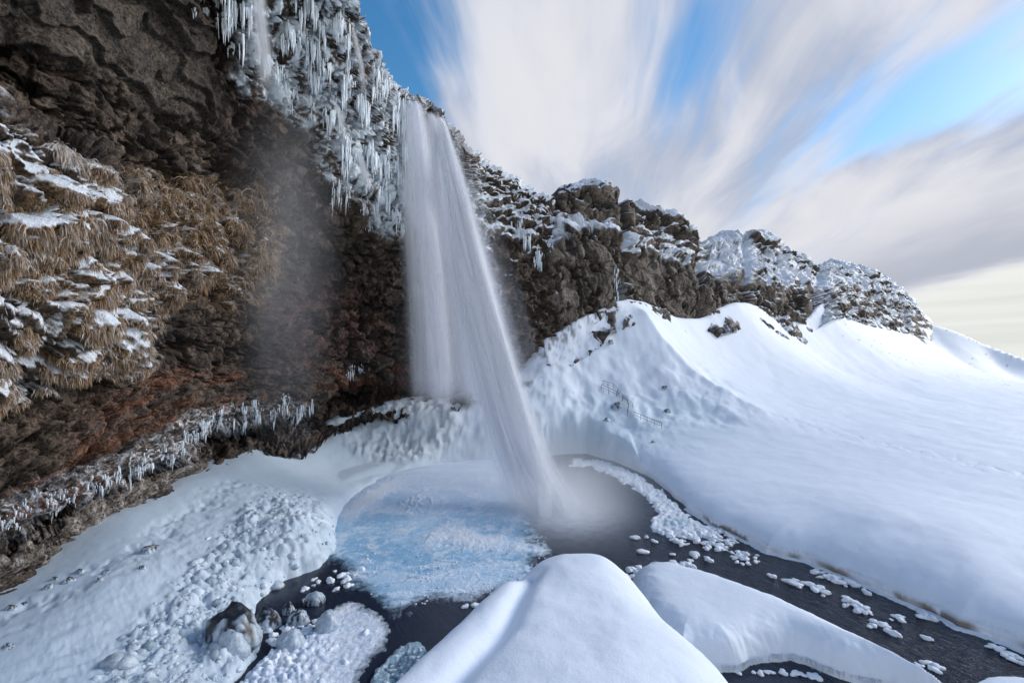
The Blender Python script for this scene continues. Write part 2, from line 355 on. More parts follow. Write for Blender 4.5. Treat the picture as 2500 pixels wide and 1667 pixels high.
# ================================================================== THE CLIFF (left, overhanging, round behind the fall)
# columns: photograph column -> (row, depth in metres) from the foot up to the rim and back over the plateau
CL = {
 -380: [(1790,14),(1680,15.5),(1600,16),(1560,17.5),(1500,15.5),(1100,16.6),(800,15.6),(330,16.8),(200,20),(-400,17),(-1100,13),(-1100,40)],
    0: [(1500,20),(1432,21),(1372,21.4),(1335,23.6),(1290,20.4),(1000,22),(750,20),(300,20.6),(215,25.5),(-100,23.5),(-800,18),(-800,45)],
  110: [(1440,22),(1372,23),(1315,23.4),(1280,25.4),(1245,22.4),(985,24),(755,22),(370,22.4),(300,27),(-60,25),(-650,19.5),(-650,47)],
  220: [(1370,25),(1298,26),(1238,26.4),(1215,28.8),(1192,25),(955,26.8),(765,24.6),(420,25.2),(340,29.5),(-30,27.2),(-520,22),(-520,50)],
  320: [(1310,28),(1236,29.2),(1190,29.8),(1176,32),(1158,28),(935,29.8),(775,28),(505,28.6),(430,32.2),(0,29.8),(-420,25),(-420,52)],
  420: [(1250,32),(1176,33.6),(1142,34.4),(1130,36.6),(1108,32),(925,33.6),(790,32.4),(540,32.6),(440,35),(0,32.2),(-330,28),(-330,54)],
  500: [(1190,37),(1126,39.4),(1108,41),(1098,43.5),(1050,36.2),(920,36.8),(800,36.2),(570,36),(440,37.6),(0,34.2),(-265,30.2),(-265,56)],
  580: [(1150,42),(1096,44.6),(1086,46.5),(1074,48.5),(1005,40.6),(918,40.6),(810,40),(600,39.4),(440,40),(60,36),(-195,32.8),(-195,58)],
  650: [(1130,44.5),(1084,47.4),(1076,49.5),(1060,51),(1000,45),(925,44.2),(820,43.4),(600,42),(430,42),(90,38),(-140,35),(-140,60)],
  740: [(1110,47),(1068,50.4),(1058,52),(1040,54.5),(995,51),(920,50),(810,50.6),(588,46.6),(400,44.8),(90,40.6),(-85,37.4),(-85,62)],
  830: [(1060,54),(1012,58),(1000,59),(978,61),(935,56.6),(880,55.4),(760,55.6),(592,50.2),(400,47.6),(140,42.8),(-30,39.4),(-30,64)],
  880: [(1040,56),(994,60),(986,61),(960,62.5),(920,59),(872,58),(750,57.6),(598,52.6),(410,50.2),(200,45.6),(70,43.2),(70,66)],
  930: [(1030,57),(984,61.4),(975,62),(950,63.5),(915,60.5),(868,60),(750,59),(605,54.8),(420,52.4),(270,49.2),(172,47.6),(172,68)],
  985: [(1020,58),(974,62.4),(966,63),(945,64),(905,61.5),(862,61),(750,60.2),(605,57.4),(440,55.6),(320,54.4),(240,53.2),(238,72)],
 1060: [(1010,60),(966,64),(960,64.5),(940,65),(900,63.5),(855,63),(740,62.4),(600,61),(450,60),(350,59.2),(276,58.4),(274,78)],
 1100: [(1005,60),(962,65),(955,65.3),(935,65.6),(895,65),(850,64.6),(740,64.4),(600,64),(480,63.5),(395,63),(330,62),(320,82)],
 1160: [(1000,62),(958,66),(950,66.3),(925,66.8),(890,66),(840,66),(740,66.4),(640,67),(540,69),(455,72),(404,74),(400,92)],
 1240: [(980,64),(930,68),(920,68.4),(900,68.8),(870,68.2),(820,68.6),(740,70),(660,71),(560,74),(500,78),(449,81),(445,100)],
 1300: [(960,66),(905,70.2),(897,70.6),(880,71),(850,70.6),(810,71),(740,72.6),(660,73.6),(590,76),(530,80),(486,84),(482,104)],
 1345: [(930,68),(868,72.4),(860,72.6),(848,73),(820,73),(780,73.6),(720,74.4),(650,75.6),(600,77.4),(550,82),(512,86),(508,106)],
}
def cliff_surface(table, pxs, nrows_px):
    cols = sorted(table); A = np.array([table[c] for c in cols], float)             # (ncol, nrow, 2)
    B = pchip(np.array(cols, float), A, np.asarray(pxs, float))                     # (npx, nrow, 2)
    seg = np.abs(np.diff(A[..., 0], axis=1)).mean(0); seg = np.maximum(seg, 25); seg[-1] = 40
    t = np.concatenate([[0], np.cumsum(seg)])
    # spend the vertices where the photograph sees the wall
    n = int(t[-1] / nrows_px); tn = np.linspace(0, t[-1], n)
    Cc = pchip(t, B.transpose(1, 0, 2), tn)                                         # (n, npx, 2)
    return Cc[..., 0], Cc[..., 1], tn / t[-1], t / t[-1]

def smooth(P, k):
    for ax in (0, 1):
        pad = [(0, 0)] * P.ndim; pad[ax] = (k, k); c_ = np.cumsum(np.pad(P, pad, mode='edge').astype(np.float64), axis=ax); n = P.shape[ax]
        hi = np.take(c_, np.arange(2 * k, 2 * k + n), axis=ax); lo_ = np.take(c_, np.maximum(np.arange(-1, n - 1), 0), axis=ax); P = (hi - lo_) / (2 * k)
    return P
PXL = np.linspace(-380, 1345, 640)
bpy_, bY, tl_, _ = cliff_surface(CL, PXL, 3.1)
bpx = np.broadcast_to(PXL, bpy_.shape)
LP = W(bpx, bpy_, bY)
LN = grid_normals(LP); LN *= np.sign(-(LN * (LP - np.array([0, 0, CAMZ]))).sum(-1, keepdims=True))
x, y, z = LP[..., 0], LP[..., 1], LP[..., 2]
warp = fbm(x * .25, y * .25, z * .25, 4, seed=91)
wpx, wpy = bpx + 60 * fbm(x * .3, y * .3, z * .3, 4, seed=51), bpy_ + 60 * fbm(x * .3, y * .3, z * .3, 4, seed=57)
def pm(poly, soft=30): return sstep(-soft, soft, sdist(wpx, wpy, poly))

m_grass = pm([(-500,240),(0,280),(60,330),(130,370),(240,440),(270,520),(330,560),(400,600),(480,640),(430,720),(360,760),(350,850),(320,900),(200,900),(0,990),(-500,1100)], 22)
m_tuft = pm([(270,430),(420,420),(600,470),(660,560),(650,690),(560,740),(480,700),(420,640),(330,560)], 40)
m_ceil = pm([(-500,-500),(430,-500),(480,0),(560,250),(600,330),(520,340),(330,230),(150,150),(-500,60)], 30)
m_strat = pm([(-500,1010),(0,1000),(180,960),(330,905),(540,905),(640,900),(900,870),(1000,870),(1000,945),(830,945),(640,960),(520,1010),(430,1090),(200,1190),(0,1290),(-500,1450)], 16)
m_rimeL = pm([(-500,1420),(0,1215),(200,1135),(330,1080),(450,1020),(540,985),(550,1015),(480,1080),(400,1125),(210,1205),(0,1300),(-500,1500)], 10)
m_ledge = pm([(-500,1500),(0,1335),(220,1215),(330,1170),(500,1095),(510,1140),(430,1180),(220,1310),(0,1450),(-500,1700)], 8)
m_dark = pm([(470,60),(560,0),(740,-50),(760,150),(650,250),(680,400),(560,420),(440,260)], 45)
m_red = np.maximum(pm([(660,700),(960,700),(980,890),(760,900),(640,820)], 50), 0.5 * pm([(600,200),(660,330),(560,400),(470,290)], 40))
m_icew = pm([(560,-60),(700,-60),(830,-60),(900,60),(960,200),(1010,240),(1015,560),(950,570),(880,520),(800,430),(770,330),(680,250),(600,215)], 22)
m_icel = pm([(800,280),(870,330),(960,400),(1010,420),(1012,520),(960,500),(900,470),(850,400)], 12)
m_rimeC = pm([(500,1010),(600,985),(720,985),(770,1020),(740,1075),(600,1085),(560,1050)], 20)
m_behind = pm([(1000,200),(1120,330),(1180,500),(1200,760),(1010,760)], 25)
m_right = sstep(1110, 1160, bpx)

crev = np.abs(fbm(x * .33, y * .33, z * .4, 5, .6, seed=71)); disp = -1.1 * sstep(.07, .0, crev) * (1 - m_ceil) + 1.0 * fbm(x * .13, y * .13, z * .16, 3, seed=3) + 0.75 * fbm(x * .45, y * .45, z * .5, 4, .55, seed=11, ridged=True) * (1 - .75 * m_ceil)
w1, w2, wid = worley(x * .55 + warp, y * .55, z * .75, seed=5)
blk = worley(x * .26 + .8 * warp, y * .26, z * .36 + .8 * warp, seed=7)
disp += (1 - m_ceil) * (.25 * (0.5 - w1) + .35 * (wid - .5) * (1 - .7 * m_icew) - .30 * sstep(.10, 0, w2 - w1) + 1.0 * (blk[2] - .5) * (1 - m_grass) * (1 - .8 * m_icew) - .6 * sstep(.07, 0, blk[1] - blk[0]) * (1 - m_grass))
disp *= (1 - .45 * m_right); disp += m_right * (1.3 * fbm(x * .16, y * .16, z * .2, 3, .5, seed=13, ridged=True) + .8 * (1 - np.mod(z * .3 + 1.5 * warp, 1)))
disp += (1 - .8 * m_right) * 0.22 * fbm(x * 1.7, y * 1.7, z * 1.9, 4, .6, seed=21, ridged=True) * (1 - .4 * m_ceil)
# ceiling: beds that run down to the right
q = (bpy_ - 0.62 * bpx) / 95.0 + 2.2 * warp + .5 * fbm(x * .5, y * .5, z * .5, 4, seed=77)
st_ = q - np.floor(q); bs_ = .35 + .9 * np.clip(pn(np.floor(q) * 1.37, x * .08, y * .08, 4) + .4, 0, 1)
disp += m_ceil * (bs_ * 1.5 * np.where(st_ < .88, st_, 7.3 * (1 - st_)) + .35 * fbm(q * 4, x * .25, y * .25, 4, .6, seed=79))
# red beds low on the wall, drawn out along the layers
q2 = (bpy_ + .42 * np.minimum(bpx, 560) - .1 * np.maximum(bpx - 560, 0)) / 24.0 + 1.2 * warp
disp += m_strat * .5 * fbm(q2 * .55, x * .12, y * .12, 4, .6, seed=31, ridged=True)
# turf: hummocks of hanging grass
h1, _, hid = worley(x * .36 + 1.3 * warp, y * .36, z * .46 + 1.1 * warp + .5 * fbm(x * .2, y * .2, z * .2, 2, seed=44), seed=41)
h2, _, hid2 = worley(x * 1.05 + .5 * warp, y * 1.05, z * 1.15, seed=42)
disp += m_grass * (2.3 * np.clip(.72 - h1, -.35, 1) * (.5 + hid) + .5 * np.clip(.7 - h2, -.2, 1)) + m_tuft * .7 * np.clip(.62 - h2, -.1, 1)
# ice crust: vertical ribs
ribs = fbm(x * 1.3, y * 1.3, z * .10, 4, .55, seed=61)
icem = np.clip(m_icew * sstep(-.16, .06, ribs + .35 * fbm(x * .3, y * .3, z * .22, 3, seed=63) - .02) + m_icel * sstep(-.2, .15, ribs + .1), 0, 1)
icem = np.maximum(icem, m_behind * .55 * sstep(-.05, .2, ribs))
disp += icem * (.12 + .45 * np.abs(ribs))
disp += m_rimeL * .35 * np.abs(fbm(x * 2.2, y * 2.2, z * 1.1, 3, seed=65)) * 2
disp *= sstep(0.0, 0.02, 1 - tl_)[:, None]
LQ = LP + LN * disp[..., None]
# the slab of rock keeps its rim: fade nothing else
NQ = grid_normals(LQ); NQ *= np.sign((NQ * LN).sum(-1, keepdims=True))
x, y, z = LQ[..., 0], LQ[..., 1], LQ[..., 2]
# ---- rock colours, darkened along crevices and bed steps
n1 = fbm(x * .5, y * .5, z * .5, 5, .6, seed=101); n2 = fbm(x * 2.1, y * 2.1, z * 2.1, 4, .6, seed=111); n3 = fbm(x * .9, y * .9, z * .35, 4, .6, seed=121)
c = np.empty(LQ.shape, np.float32); c[:] = (0.072, 0.051, 0.039)
def mixcol(c, f, col): return c + (np.array(col, np.float32) - c) * np.clip(f, 0, 1)[..., None]
c = mixcol(c, sstep(-.05, .25, n1), (.15, .112, .085)); c = mixcol(c, .9 * sstep(.0, .3, -n1 - .3 * n2), (.035, .027, .023))
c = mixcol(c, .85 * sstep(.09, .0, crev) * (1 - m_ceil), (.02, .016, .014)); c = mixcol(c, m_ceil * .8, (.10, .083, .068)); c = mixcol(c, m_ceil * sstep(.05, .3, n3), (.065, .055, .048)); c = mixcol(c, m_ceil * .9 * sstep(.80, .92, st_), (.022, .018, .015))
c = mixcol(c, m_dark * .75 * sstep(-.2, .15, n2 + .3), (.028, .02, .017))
c = mixcol(c, m_red * sstep(-.12, .22, n1 + .5 * n2), (.17, .095, .075))
sb = fbm(q2 * .6, x * .1, y * .1, 4, .6, seed=131)
c = mixcol(c, m_strat, (.12, .09, .07)); c = mixcol(c, m_strat * sstep(.0, .22, sb), (.19, .085, .052)); c = mixcol(c, m_strat * sstep(.05, .25, -sb), (.045, .034, .028))
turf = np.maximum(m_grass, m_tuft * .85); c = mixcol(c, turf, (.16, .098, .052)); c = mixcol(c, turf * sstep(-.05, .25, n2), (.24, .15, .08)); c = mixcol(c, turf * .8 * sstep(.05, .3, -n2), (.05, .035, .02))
moss = pm([(330,430),(560,440),(680,560),(700,720),(480,760),(380,640)], 60); c = mixcol(c, .7 * moss * sstep(.02, .2, fbm(x * .8, y * .8, z * .8, 4, .6, seed=141)), (.20, .12, .04))
c = mixcol(c, m_ledge * .75, (.19, .16, .135)); 
rim = sstep(.02, .3, fbm(x * 2.6, y * 2.6, z * .9, 4, .65, seed=151) + .12)
c = mixcol(c, m_rimeL * rim * .9, (.72, .74, .78)); c = mixcol(c, m_ledge * rim * .45, (.62, .60, .60)); c = mixcol(c, m_rimeC * rim * .75, (.6, .62, .66))
# ---- ice and snow that lie on it
c = mixcol(c, icem, (.66, .75, .84))
NS = grid_normals(smooth(LQ, 3)); NS *= np.sign((NS * LN).sum(-1, keepdims=True)); NS = np.where((bpx > 1080)[..., None], NS, NQ)
up = NQ[..., 2] + .22 * n2
snow = sstep(.10, .30, up + .8 * fbm(x * .14, y * .14, z * .14, 2, seed=163)) * np.clip(.0 + 1.0 * m_grass + .7 * m_tuft * sstep(.1, .3, n1 + .15) + .8 * m_icew + .4 * m_behind, 0, 1)
frost = np.clip(m_grass * sstep(-.1, .5, up + .35 * fbm(x * .25, y * .25, z * .25, 3, seed=161) - .0), 0, 1)
c = mixcol(c, m_grass * .85 * sstep(.55, .75, h1), (.03, .022, .016)); c = mixcol(c, frost * .4, (.62, .60, .57))  # shade in the gaps between hummocks painted in, then frost
top = sstep(.965, .985, tl_)[:, None] * np.ones_like(snow); snow = np.maximum(snow, top * sstep(.35, .6, NQ[..., 2] + .2))
snow_r = m_right * sstep(.42, .52, NS[..., 2] + .2 * n2 + .3 * n1 + .25 * sstep(640, 480, bpy_) - .12 - .35 * sstep(600, 720, bpy_)); snow = np.maximum(snow, snow_r)
snowT = snow
c = mixcol(c, snow, (.80, .865, .96))
LCOL = c; iceA = np.clip(np.maximum(icem, snow), 0, 1)
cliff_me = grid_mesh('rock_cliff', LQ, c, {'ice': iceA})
cliff = tag(link('rock_cliff', cliff_me, M_ROCK), 'dark overhanging cliff curving round behind the waterfall', 'cliff', kind='structure')
print('cliff', time.time() - T0)

# ================================================================== THE FAR CLIFF (right of the fall, running away)
CR = {
 1315: [(960,66),(900,71),(800,72.4),(690,74.6),(640,77),(612,80),(560,82.5),(530,85),(508,88),(504,108)],
 1345: [(950,67),(868,72.8),(760,73.4),(650,75),(612,76.4),(592,81),(560,83.5),(535,85),(510,88),(506,108)],
 1375: [(930,69),(836,74.2),(740,74.6),(640,76),(588,77.4),(565,82.5),(540,85),(500,87),(475,89.5),(473,110)],
 1420: [(890,71),(805,76.6),(720,77),(630,78.2),(575,79.6),(560,84.6),(535,87),(495,89),(462,91),(460,112)],
 1460: [(860,73),(780,78.6),(710,79.2),(640,80.4),(572,81.8),(562,87),(535,89),(495,91),(460,93),(458,114)],
 1500: [(820,76),(752,81),(710,82),(650,83),(590,84),(580,89.5),(550,91),(520,93),(489,95),(487,116)],
 1540: [(810,78),(742,83.6),(712,84.4),(680,86),(640,88.4),(596,92.4),(575,94),(545,96),(518,98),(516,119)],
 1600: [(830,82),(756,88),(722,89),(690,91),(650,93.5),(604,98),(585,99.4),(560,101.4),(532,103.4),(530,124)],
 1660: [(860,86),(790,92.4),(740,93.4),(692,95.2),(655,98),(622,104),(595,106),(570,107.6),(548,109),(546,130)],
 1700: [(850,90),(792,95.4),(740,96.6),(690,98.6),(665,102),(640,108),(620,110.6),(600,112.4),(584,114),(582,135)],
 1725: [(840,92),(780,98),(735,99.4),(690,101.6),(670,106),(652,113),(632,119),(615,124),(600,127),(596,150)],
 1780: [(820,97),(752,105),(730,105.4),(700,106.6),(678,110),(655,118),(630,124),(610,129),(594,132),(590,154)],
 1850: [(810,104),(752,112.6),(728,113),(702,114.6),(672,119),(650,126),(625,130),(605,133),(586,135),(582,158)],
 1910: [(830,108),(770,118),(740,118.4),(705,119.6),(680,124),(660,133),(645,137),(632,140),(618,143),(615,166)],
 1955: [(850,112),(784,122),(742,122.4),(705,124),(690,128),(676,138),(662,143),(650,146),(636,149),(633,172)],
 2000: [(800,122),(744,131),(730,131.4),(712,133),(696,137),(680,145),(668,150),(657,154),(648,157),(645,180)],
 2050: [(780,132),(732,141),(722,142),(710,144),(698,147),(685,154),(675,159),(665,163),(656,166),(653,188)],
 2110: [(800,142),(750,152),(738,153),(722,155),(710,158),(698,164),(688,168),(678,171),(668,174),(666,196)],
 2170: [(810,152),(766,163),(755,164),(745,166),(735,168),(726,173),(718,177),(710,180),(702,183),(700,205)],
 2220: [(820,162),(778,175),(770,176),(765,177),(760,179),(755,182),(750,185),(746,188),(741,190),(739,212)],
 2275: [(835,172),(800,186),(797,187),(795,188),(793,190),(791,192),(790,194),(788,196),(787,198),(786,220)],
}
PXR = np.linspace(1315, 2275, 560)
rpy, rY, tr_, trk = cliff_surface(CR, PXR, 1.0)
rpx = np.broadcast_to(PXR, rpy.shape)
RP = W(rpx, rpy, rY); RN = grid_normals(RP); RN *= np.sign(-(RN * (RP - np.array([0, 0, CAMZ]))).sum(-1, keepdims=True))
x, y, z = RP[..., 0], RP[..., 1], RP[..., 2]
s_al = x * .8 + y * .6                                  # metres along the wall
warp = fbm(x * .1, y * .1, z * .1, 4, seed=191)
low_wall = ((1 - sstep(trk[4] - .03, trk[4] + .03, tr_[:, None] + .05 * warp)) * np.ones_like(x)); knob = sstep(1330, 1360, rpx) * sstep(1560, 1530, rpx) * sstep(trk[5], trk[6], tr_)[:, None]; bare = np.maximum(low_wall, .8 * knob)
d = 2.2 * fbm(x * .06, y * .06, z * .05, 3, seed=201) + 1.5 * fbm(x * .14, y * .14, z * .16, 3, .5, seed=211, ridged=True)
w1, w2, wid = worley(s_al * .18 + warp, z * .22 + warp, 0 * x, seed=15); d += (.8 * (.55 - w1) + 1.5 * (wid - .5)) * (1 - .75 * bare) - .4 * sstep(.08, 0, w2 - w1)
lay = z * .32 + 1.2 * warp + .3 * fbm(x * .3, y * .3, z * .3, 3, seed=221); ls = lay - np.floor(lay)
d += (1 - .85 * bare) * .8 * (1 - ls) * sstep(0, .12, ls)                    # ledges
d += (.5 - .36 * bare) * fbm(x * .6, y * .6, z * .55, 4, .6, seed=231, ridged=True); crev = np.abs(fbm(s_al * .16, z * .12, y * .05, 5, .6, seed=237)); d -= 1.2 * sstep(.06, 0, crev)
d -= low_wall * .5 * np.abs(fbm(s_al * .5, z * .05, 0 * x, 4, .6, seed=235)) * 2    # upright ribs on the bare lower wall
gul = sum(np.exp(-((rpx - g - 14 * warp) / w_) ** 2) * a for g, w_, a in ((1508, 7, 2.4), (1318, 14, 1.5), (1705, 9, 2.6), (1995, 14, 2.0), (1815, 9, 2.0)))
d -= gul
d *= (sstep(2275, 2180, rpx) * .8 + .2) * sstep(0, .03, 1 - tr_)[:, None]
d *= lerp(.25, 1, sstep(1315, 1350, rpx))
RQ = RP + RN * d[..., None]
NR = grid_normals(smooth(RQ, 3)); NR *= np.sign((NR * RN).sum(-1, keepdims=True)); x, y, z = RQ[..., 0], RQ[..., 1], RQ[..., 2]
n1 = fbm(x * .2, y * .2, z * .2, 5, .6, seed=301); n2 = fbm(x * .8, y * .8, z * .8, 4, .6, seed=311); n3 = fbm(s_al * .6, z * .06, 0 * x, 4, .6, seed=321)
c = np.empty(RQ.shape, np.float32); c[:] = (.10, .08, .064)
c = mixcol(c, sstep(-.05, .25, n1 + .3 * n3), (.18, .145, .115)); c = mixcol(c, .85 * sstep(0, .25, -n1 - .3 * n2), (.045, .036, .03))
c = mixcol(c, low_wall * .6 * sstep(-.1, .2, n3), (.235, .195, .16)); c = mixcol(c, low_wall * .8 * sstep(.08, .25, -n3 - .4 * n1), (.05, .038, .03))
c = mixcol(c, .5 * (1 - low_wall) * sstep(.05, .3, n2), (.15, .115, .065))
c = mixcol(c, .8 * sstep(.07, 0, crev), (.03, .024, .02))
up = NR[..., 2] + .15 * n2 + .18 * n1
snow = sstep(.48, .56, up - .34 * bare)
mid = sstep(1706, 1722, rpx) * sstep(2015, 1985, rpx) * sstep(trk[4] + .01, trk[4] + .06, tr_[:, None] + .12 * warp + .05 * n1) * sstep(trk[7] + .02, trk[7] - .04, tr_[:, None] + .12 * n1)
snow = np.maximum(snow, mid * sstep(-.02, .07, n1 + .4 * n2))
farp = sstep(1985, 2030, rpx) * sstep(.0, .10, fbm(s_al * .10 - z * .12, z * .35, 0 * x, 4, .55, seed=341) - .08); snow = np.maximum(snow, farp)
bench = np.exp(-((tr_[:, None] - lerp(trk[4], trk[5], .6) - .03 * warp) / .035) ** 2); snow = np.maximum(snow, bench * sstep(.25, .45, up))
farw = sstep(1700, 1900, rpx); snow = np.maximum(snow, farw * sstep(.22, .42, up + .05 - .3 * low_wall)); snow = np.maximum(snow, sstep(-8, 10, sdist(rpx + 30 * warp, rpy + 12 * n2, [(1718,596),(1800,586),(1850,620),(1830,665),(1760,680),(1722,655)])) * sstep(-.35, -.1, n2))
snow = np.maximum(snow, sstep(.965, .985, tr_)[:, None] * sstep(.1, .4, NR[..., 2]))
gs = np.exp(-((rpx - 1508 - 10 * warp) / 8) ** 2) * sstep(690, 700, rpy); gi = np.clip(gs, 0, 1)
c = mixcol(c, snow, (.80, .865, .96)); c = mixcol(c, gi, (.66, .75, .84))
far_me = grid_mesh('far_cliff', RQ, c, {'ice': np.clip(snow + gi, 0, 1)})
far_cliff = tag(link('far_cliff', far_me, M_ROCK), 'snow dusted brown cliff running away beyond the snow cone', 'cliff', kind='structure')
print('far cliff', time.time() - T0)

# ================================================================== GROUND: one sheet of snow from the pool to the slopes
GP = []
def gp(px, py, Y=None, z=None):
    if Y is None: xy = G(px, py, z); GP.append((xy[0], xy[1], z))
    else: p = W(px, py, Y); GP.append(tuple(p))
for a in ((0,1432,21),(110,1372,23),(270,1270,26.5),(430,1172,34),(490,1130,39),(600,1088,45),(740,1070,50.5),(830,1012,58),(930,984,61.5),(1000,972,62.5),(1100,962,65),(-300,1640,16),
          (880,1080,54.8),(860,1040,56.6),(850,1018,58.4),(1000,1080,56.5),(1000,1020,59),(1000,980,61.5),(1150,1040,59),(1200,958,63.5),(940,1005,59.5),(1100,1000,60.5),
          (1400,1100,57)): gp(a[0], a[1], a[2])
for a in ((0,1667,1.5),(200,1500,1.8),(300,1400,2.2),(500,1250,2.5),(560,1200,2.8),(650,1150,2.4),(800,1130,1.3),(700,1095,3.0),(350,1550,1.15),(480,1420,1.35),(600,1300,1.8),(450,1600,.7),(560,1430,.95),(740,1275,1.9),(700,1340,1.35),(810,1345,.25),
          (650,1440,.3),(1050,1138,.3),(870,1212,.3),(950,1168,.3),(900,1130,.7),(1150,1122,.35),(1500,1118,.9),(1600,1160,.9),(1690,1235,.8),(1350,1108,.7),(640,1560,.3),(560,1680,.4),(300,1700,1.2),(1700,1110,1.6),(1800,1200,1.4),(2000,1250,1.7),(2200,1300,1.9),(2500,1400,1.7),(2500,1250,1.6),
          (2250,1150,1.7),(2000,1345,1.0),(2300,1480,1.0),(2500,1560,1.0),(1850,1320,.95),(2150,1270,2.2),(2350,1340,2.1),(2150,1380,1.2),(2400,1470,1.3),(1900,1150,1.6),(2500,1120,1.9),(2700,1600,1.0),(2700,1450,1.6),(300,1750,1.2)): gp(a[0], a[1], None, a[2])
for a in ((-40, 22, 2), (-60, 60, 4), (-30, 80, 8), (-16, 8, 1.2), (-5, 8, .5), (10, 8, .5), (30, 9, 1.2), (10, 66, 2.0), (25, 66, 1.8), (40, 80, 1.8), (60, 90, 1.8), (100, 110, 1.8), (160, 150, 1.8), (15, 90, 2), (60, 130, 2), (120, 210, 2), (150, 240, 2), (260, 200, 1.5), (300, 120, 1.5), (330, 300, 1.5), (120, 60, 1.8), (100, 30, 1.6), (60, 14, 1.4), (220, 300, 1.5), (12, 60, 1.4), (9, 72, 2.4)): GP.append(a)
BASE = np.array([W(*q) for q in ((1190,956,63.5),(1240,932,67),(1290,905,69.5),(1345,850,71.6),(1380,812,73.2),(1420,774,75.2),(1460,758,77.6),(1500,730,79.4),(1540,722,82),(1580,732,85),(1620,752,88),(1660,772,91),(1705,776,95),(1760,750,101),(1815,736,106.5),(1860,750,112),(1910,772,118),(1960,782,122.5),(2000,748,130),(2040,729,139),(2090,742,149),(2170,766,163),(2275,792,190),(2390,832,190),(2500,874,184),(2660,925,176))])
_bs = np.concatenate([[0], np.cumsum(np.linalg.norm(np.diff(BASE, axis=0), axis=1))]); BD = pchip(_bs, BASE, np.linspace(0, _bs[-1], 80)); BT = np.gradient(BD, axis=0)
RIDGE = [(21.2, 82.5), (25, 76.5), (31, 68), (34, 63)]
def slope_add(x, y):
    x = np.asarray(x, np.float32); y = np.asarray(y, np.float32); d2 = np.full(x.shape, 1e12, np.float32); sg = np.ones(x.shape, np.float32)
    for i in range(len(BD) - 1):
        ax, ay = BD[i, :2]; ex, ey = BD[i + 1, :2] - BD[i, :2]; wx, wy = x - ax, y - ay
        t = np.clip((wx * ex + wy * ey) / (ex * ex + ey * ey), 0, 1); q = (wx - ex * t) ** 2 + (wy - ey * t) ** 2; k = q < d2; d2 = np.where(k, q, d2); sg = np.where(k, np.sign(wx * ey - wy * ex), sg)
    dm = np.sqrt(d2)
    ws = np.zeros(x.shape, np.float32); zs = np.zeros(x.shape, np.float32); sc = .10 * dm + 1.6
    for bx, by, bz in BD:
        wt = np.exp(-np.maximum(np.sqrt((x - bx) ** 2 + (y - by) ** 2) - dm, 0) / sc); ws += wt; zs += wt * np.float32(bz)
    zb = zs / ws; hgt = np.maximum(zb - 1.8, 0); Dd = 2.5 + .50 * hgt
    f = np.where(sg > 0, np.exp(-dm / Dd), np.maximum(1 - (dm / 9) ** 2, 0))
    rd = dline(x, y, RIDGE); return (hgt * f + 2.8 * np.exp(-rd / 3.6) * np.exp(-np.maximum(dm - 3, 0) / 16) * (sg > 0) * sstep(0, 4, dm)) * sstep(-4, 6, x)
for cpx in (220, 420, 580, 740, 880, 985):
    py_, Y_ = CL[cpx][1]; p = W(cpx, py_, Y_); q_ = W(cpx, py_, Y_ + 7); GP.append((q_[0], q_[1], p[2] - .5))
ground_z = tps(GP, 6e-4)
WATER_PX = [(1060,1134),(1150,1124),(1250,1119),(1330,1113),(1380,1108),(1430,1107),(1500,1127),(1580,1160),(1640,1207),(1675,1242),(1740,1281),(1800,1311),(1870,1349),(1985,1376),(2080,1416),(2180,1456),(2260,1491),(2340,1531),(2420,1556),(2500,1590),(2700,1680),(3000,1900),
            (3000,2300),(900,2300),(500,1900),(540,1720),(600,1650),(655,1590),(668,1535),(640,1500),(645,1470),(700,1418),(790,1388),(826,1342),(823,1300),(836,1252),(870,1213),(930,1174),(1000,1147)]
WATER = G([p[0] for p in WATER_PX], [p[1] for p in WATER_PX])
POP_PX = [(230,1720),(300,1610),(390,1510),(470,1425),(560,1340),(640,1265),(760,1235),(840,1290),(830,1350),(790,1392),(700,1422),(640,1480),(670,1540),(650,1600),(590,1660),(520,1760)]
POP = G([p[0] for p in POP_PX], [p[1] for p in POP_PX], .7)
RIME = G([810, 870, 960, 1080, 1110, 1060, 960, 880, 830], [1040, 1005, 985, 985, 1060, 1120, 1150, 1145, 1110], 0) if False else W([800,860,960,1090,1130,1060,960,870,815],[1055,1015,975,970,1050,1125,1150,1140,1110],[55.5,58.5,61.5,62,58.5,54,53,52.5,54])[..., :2]
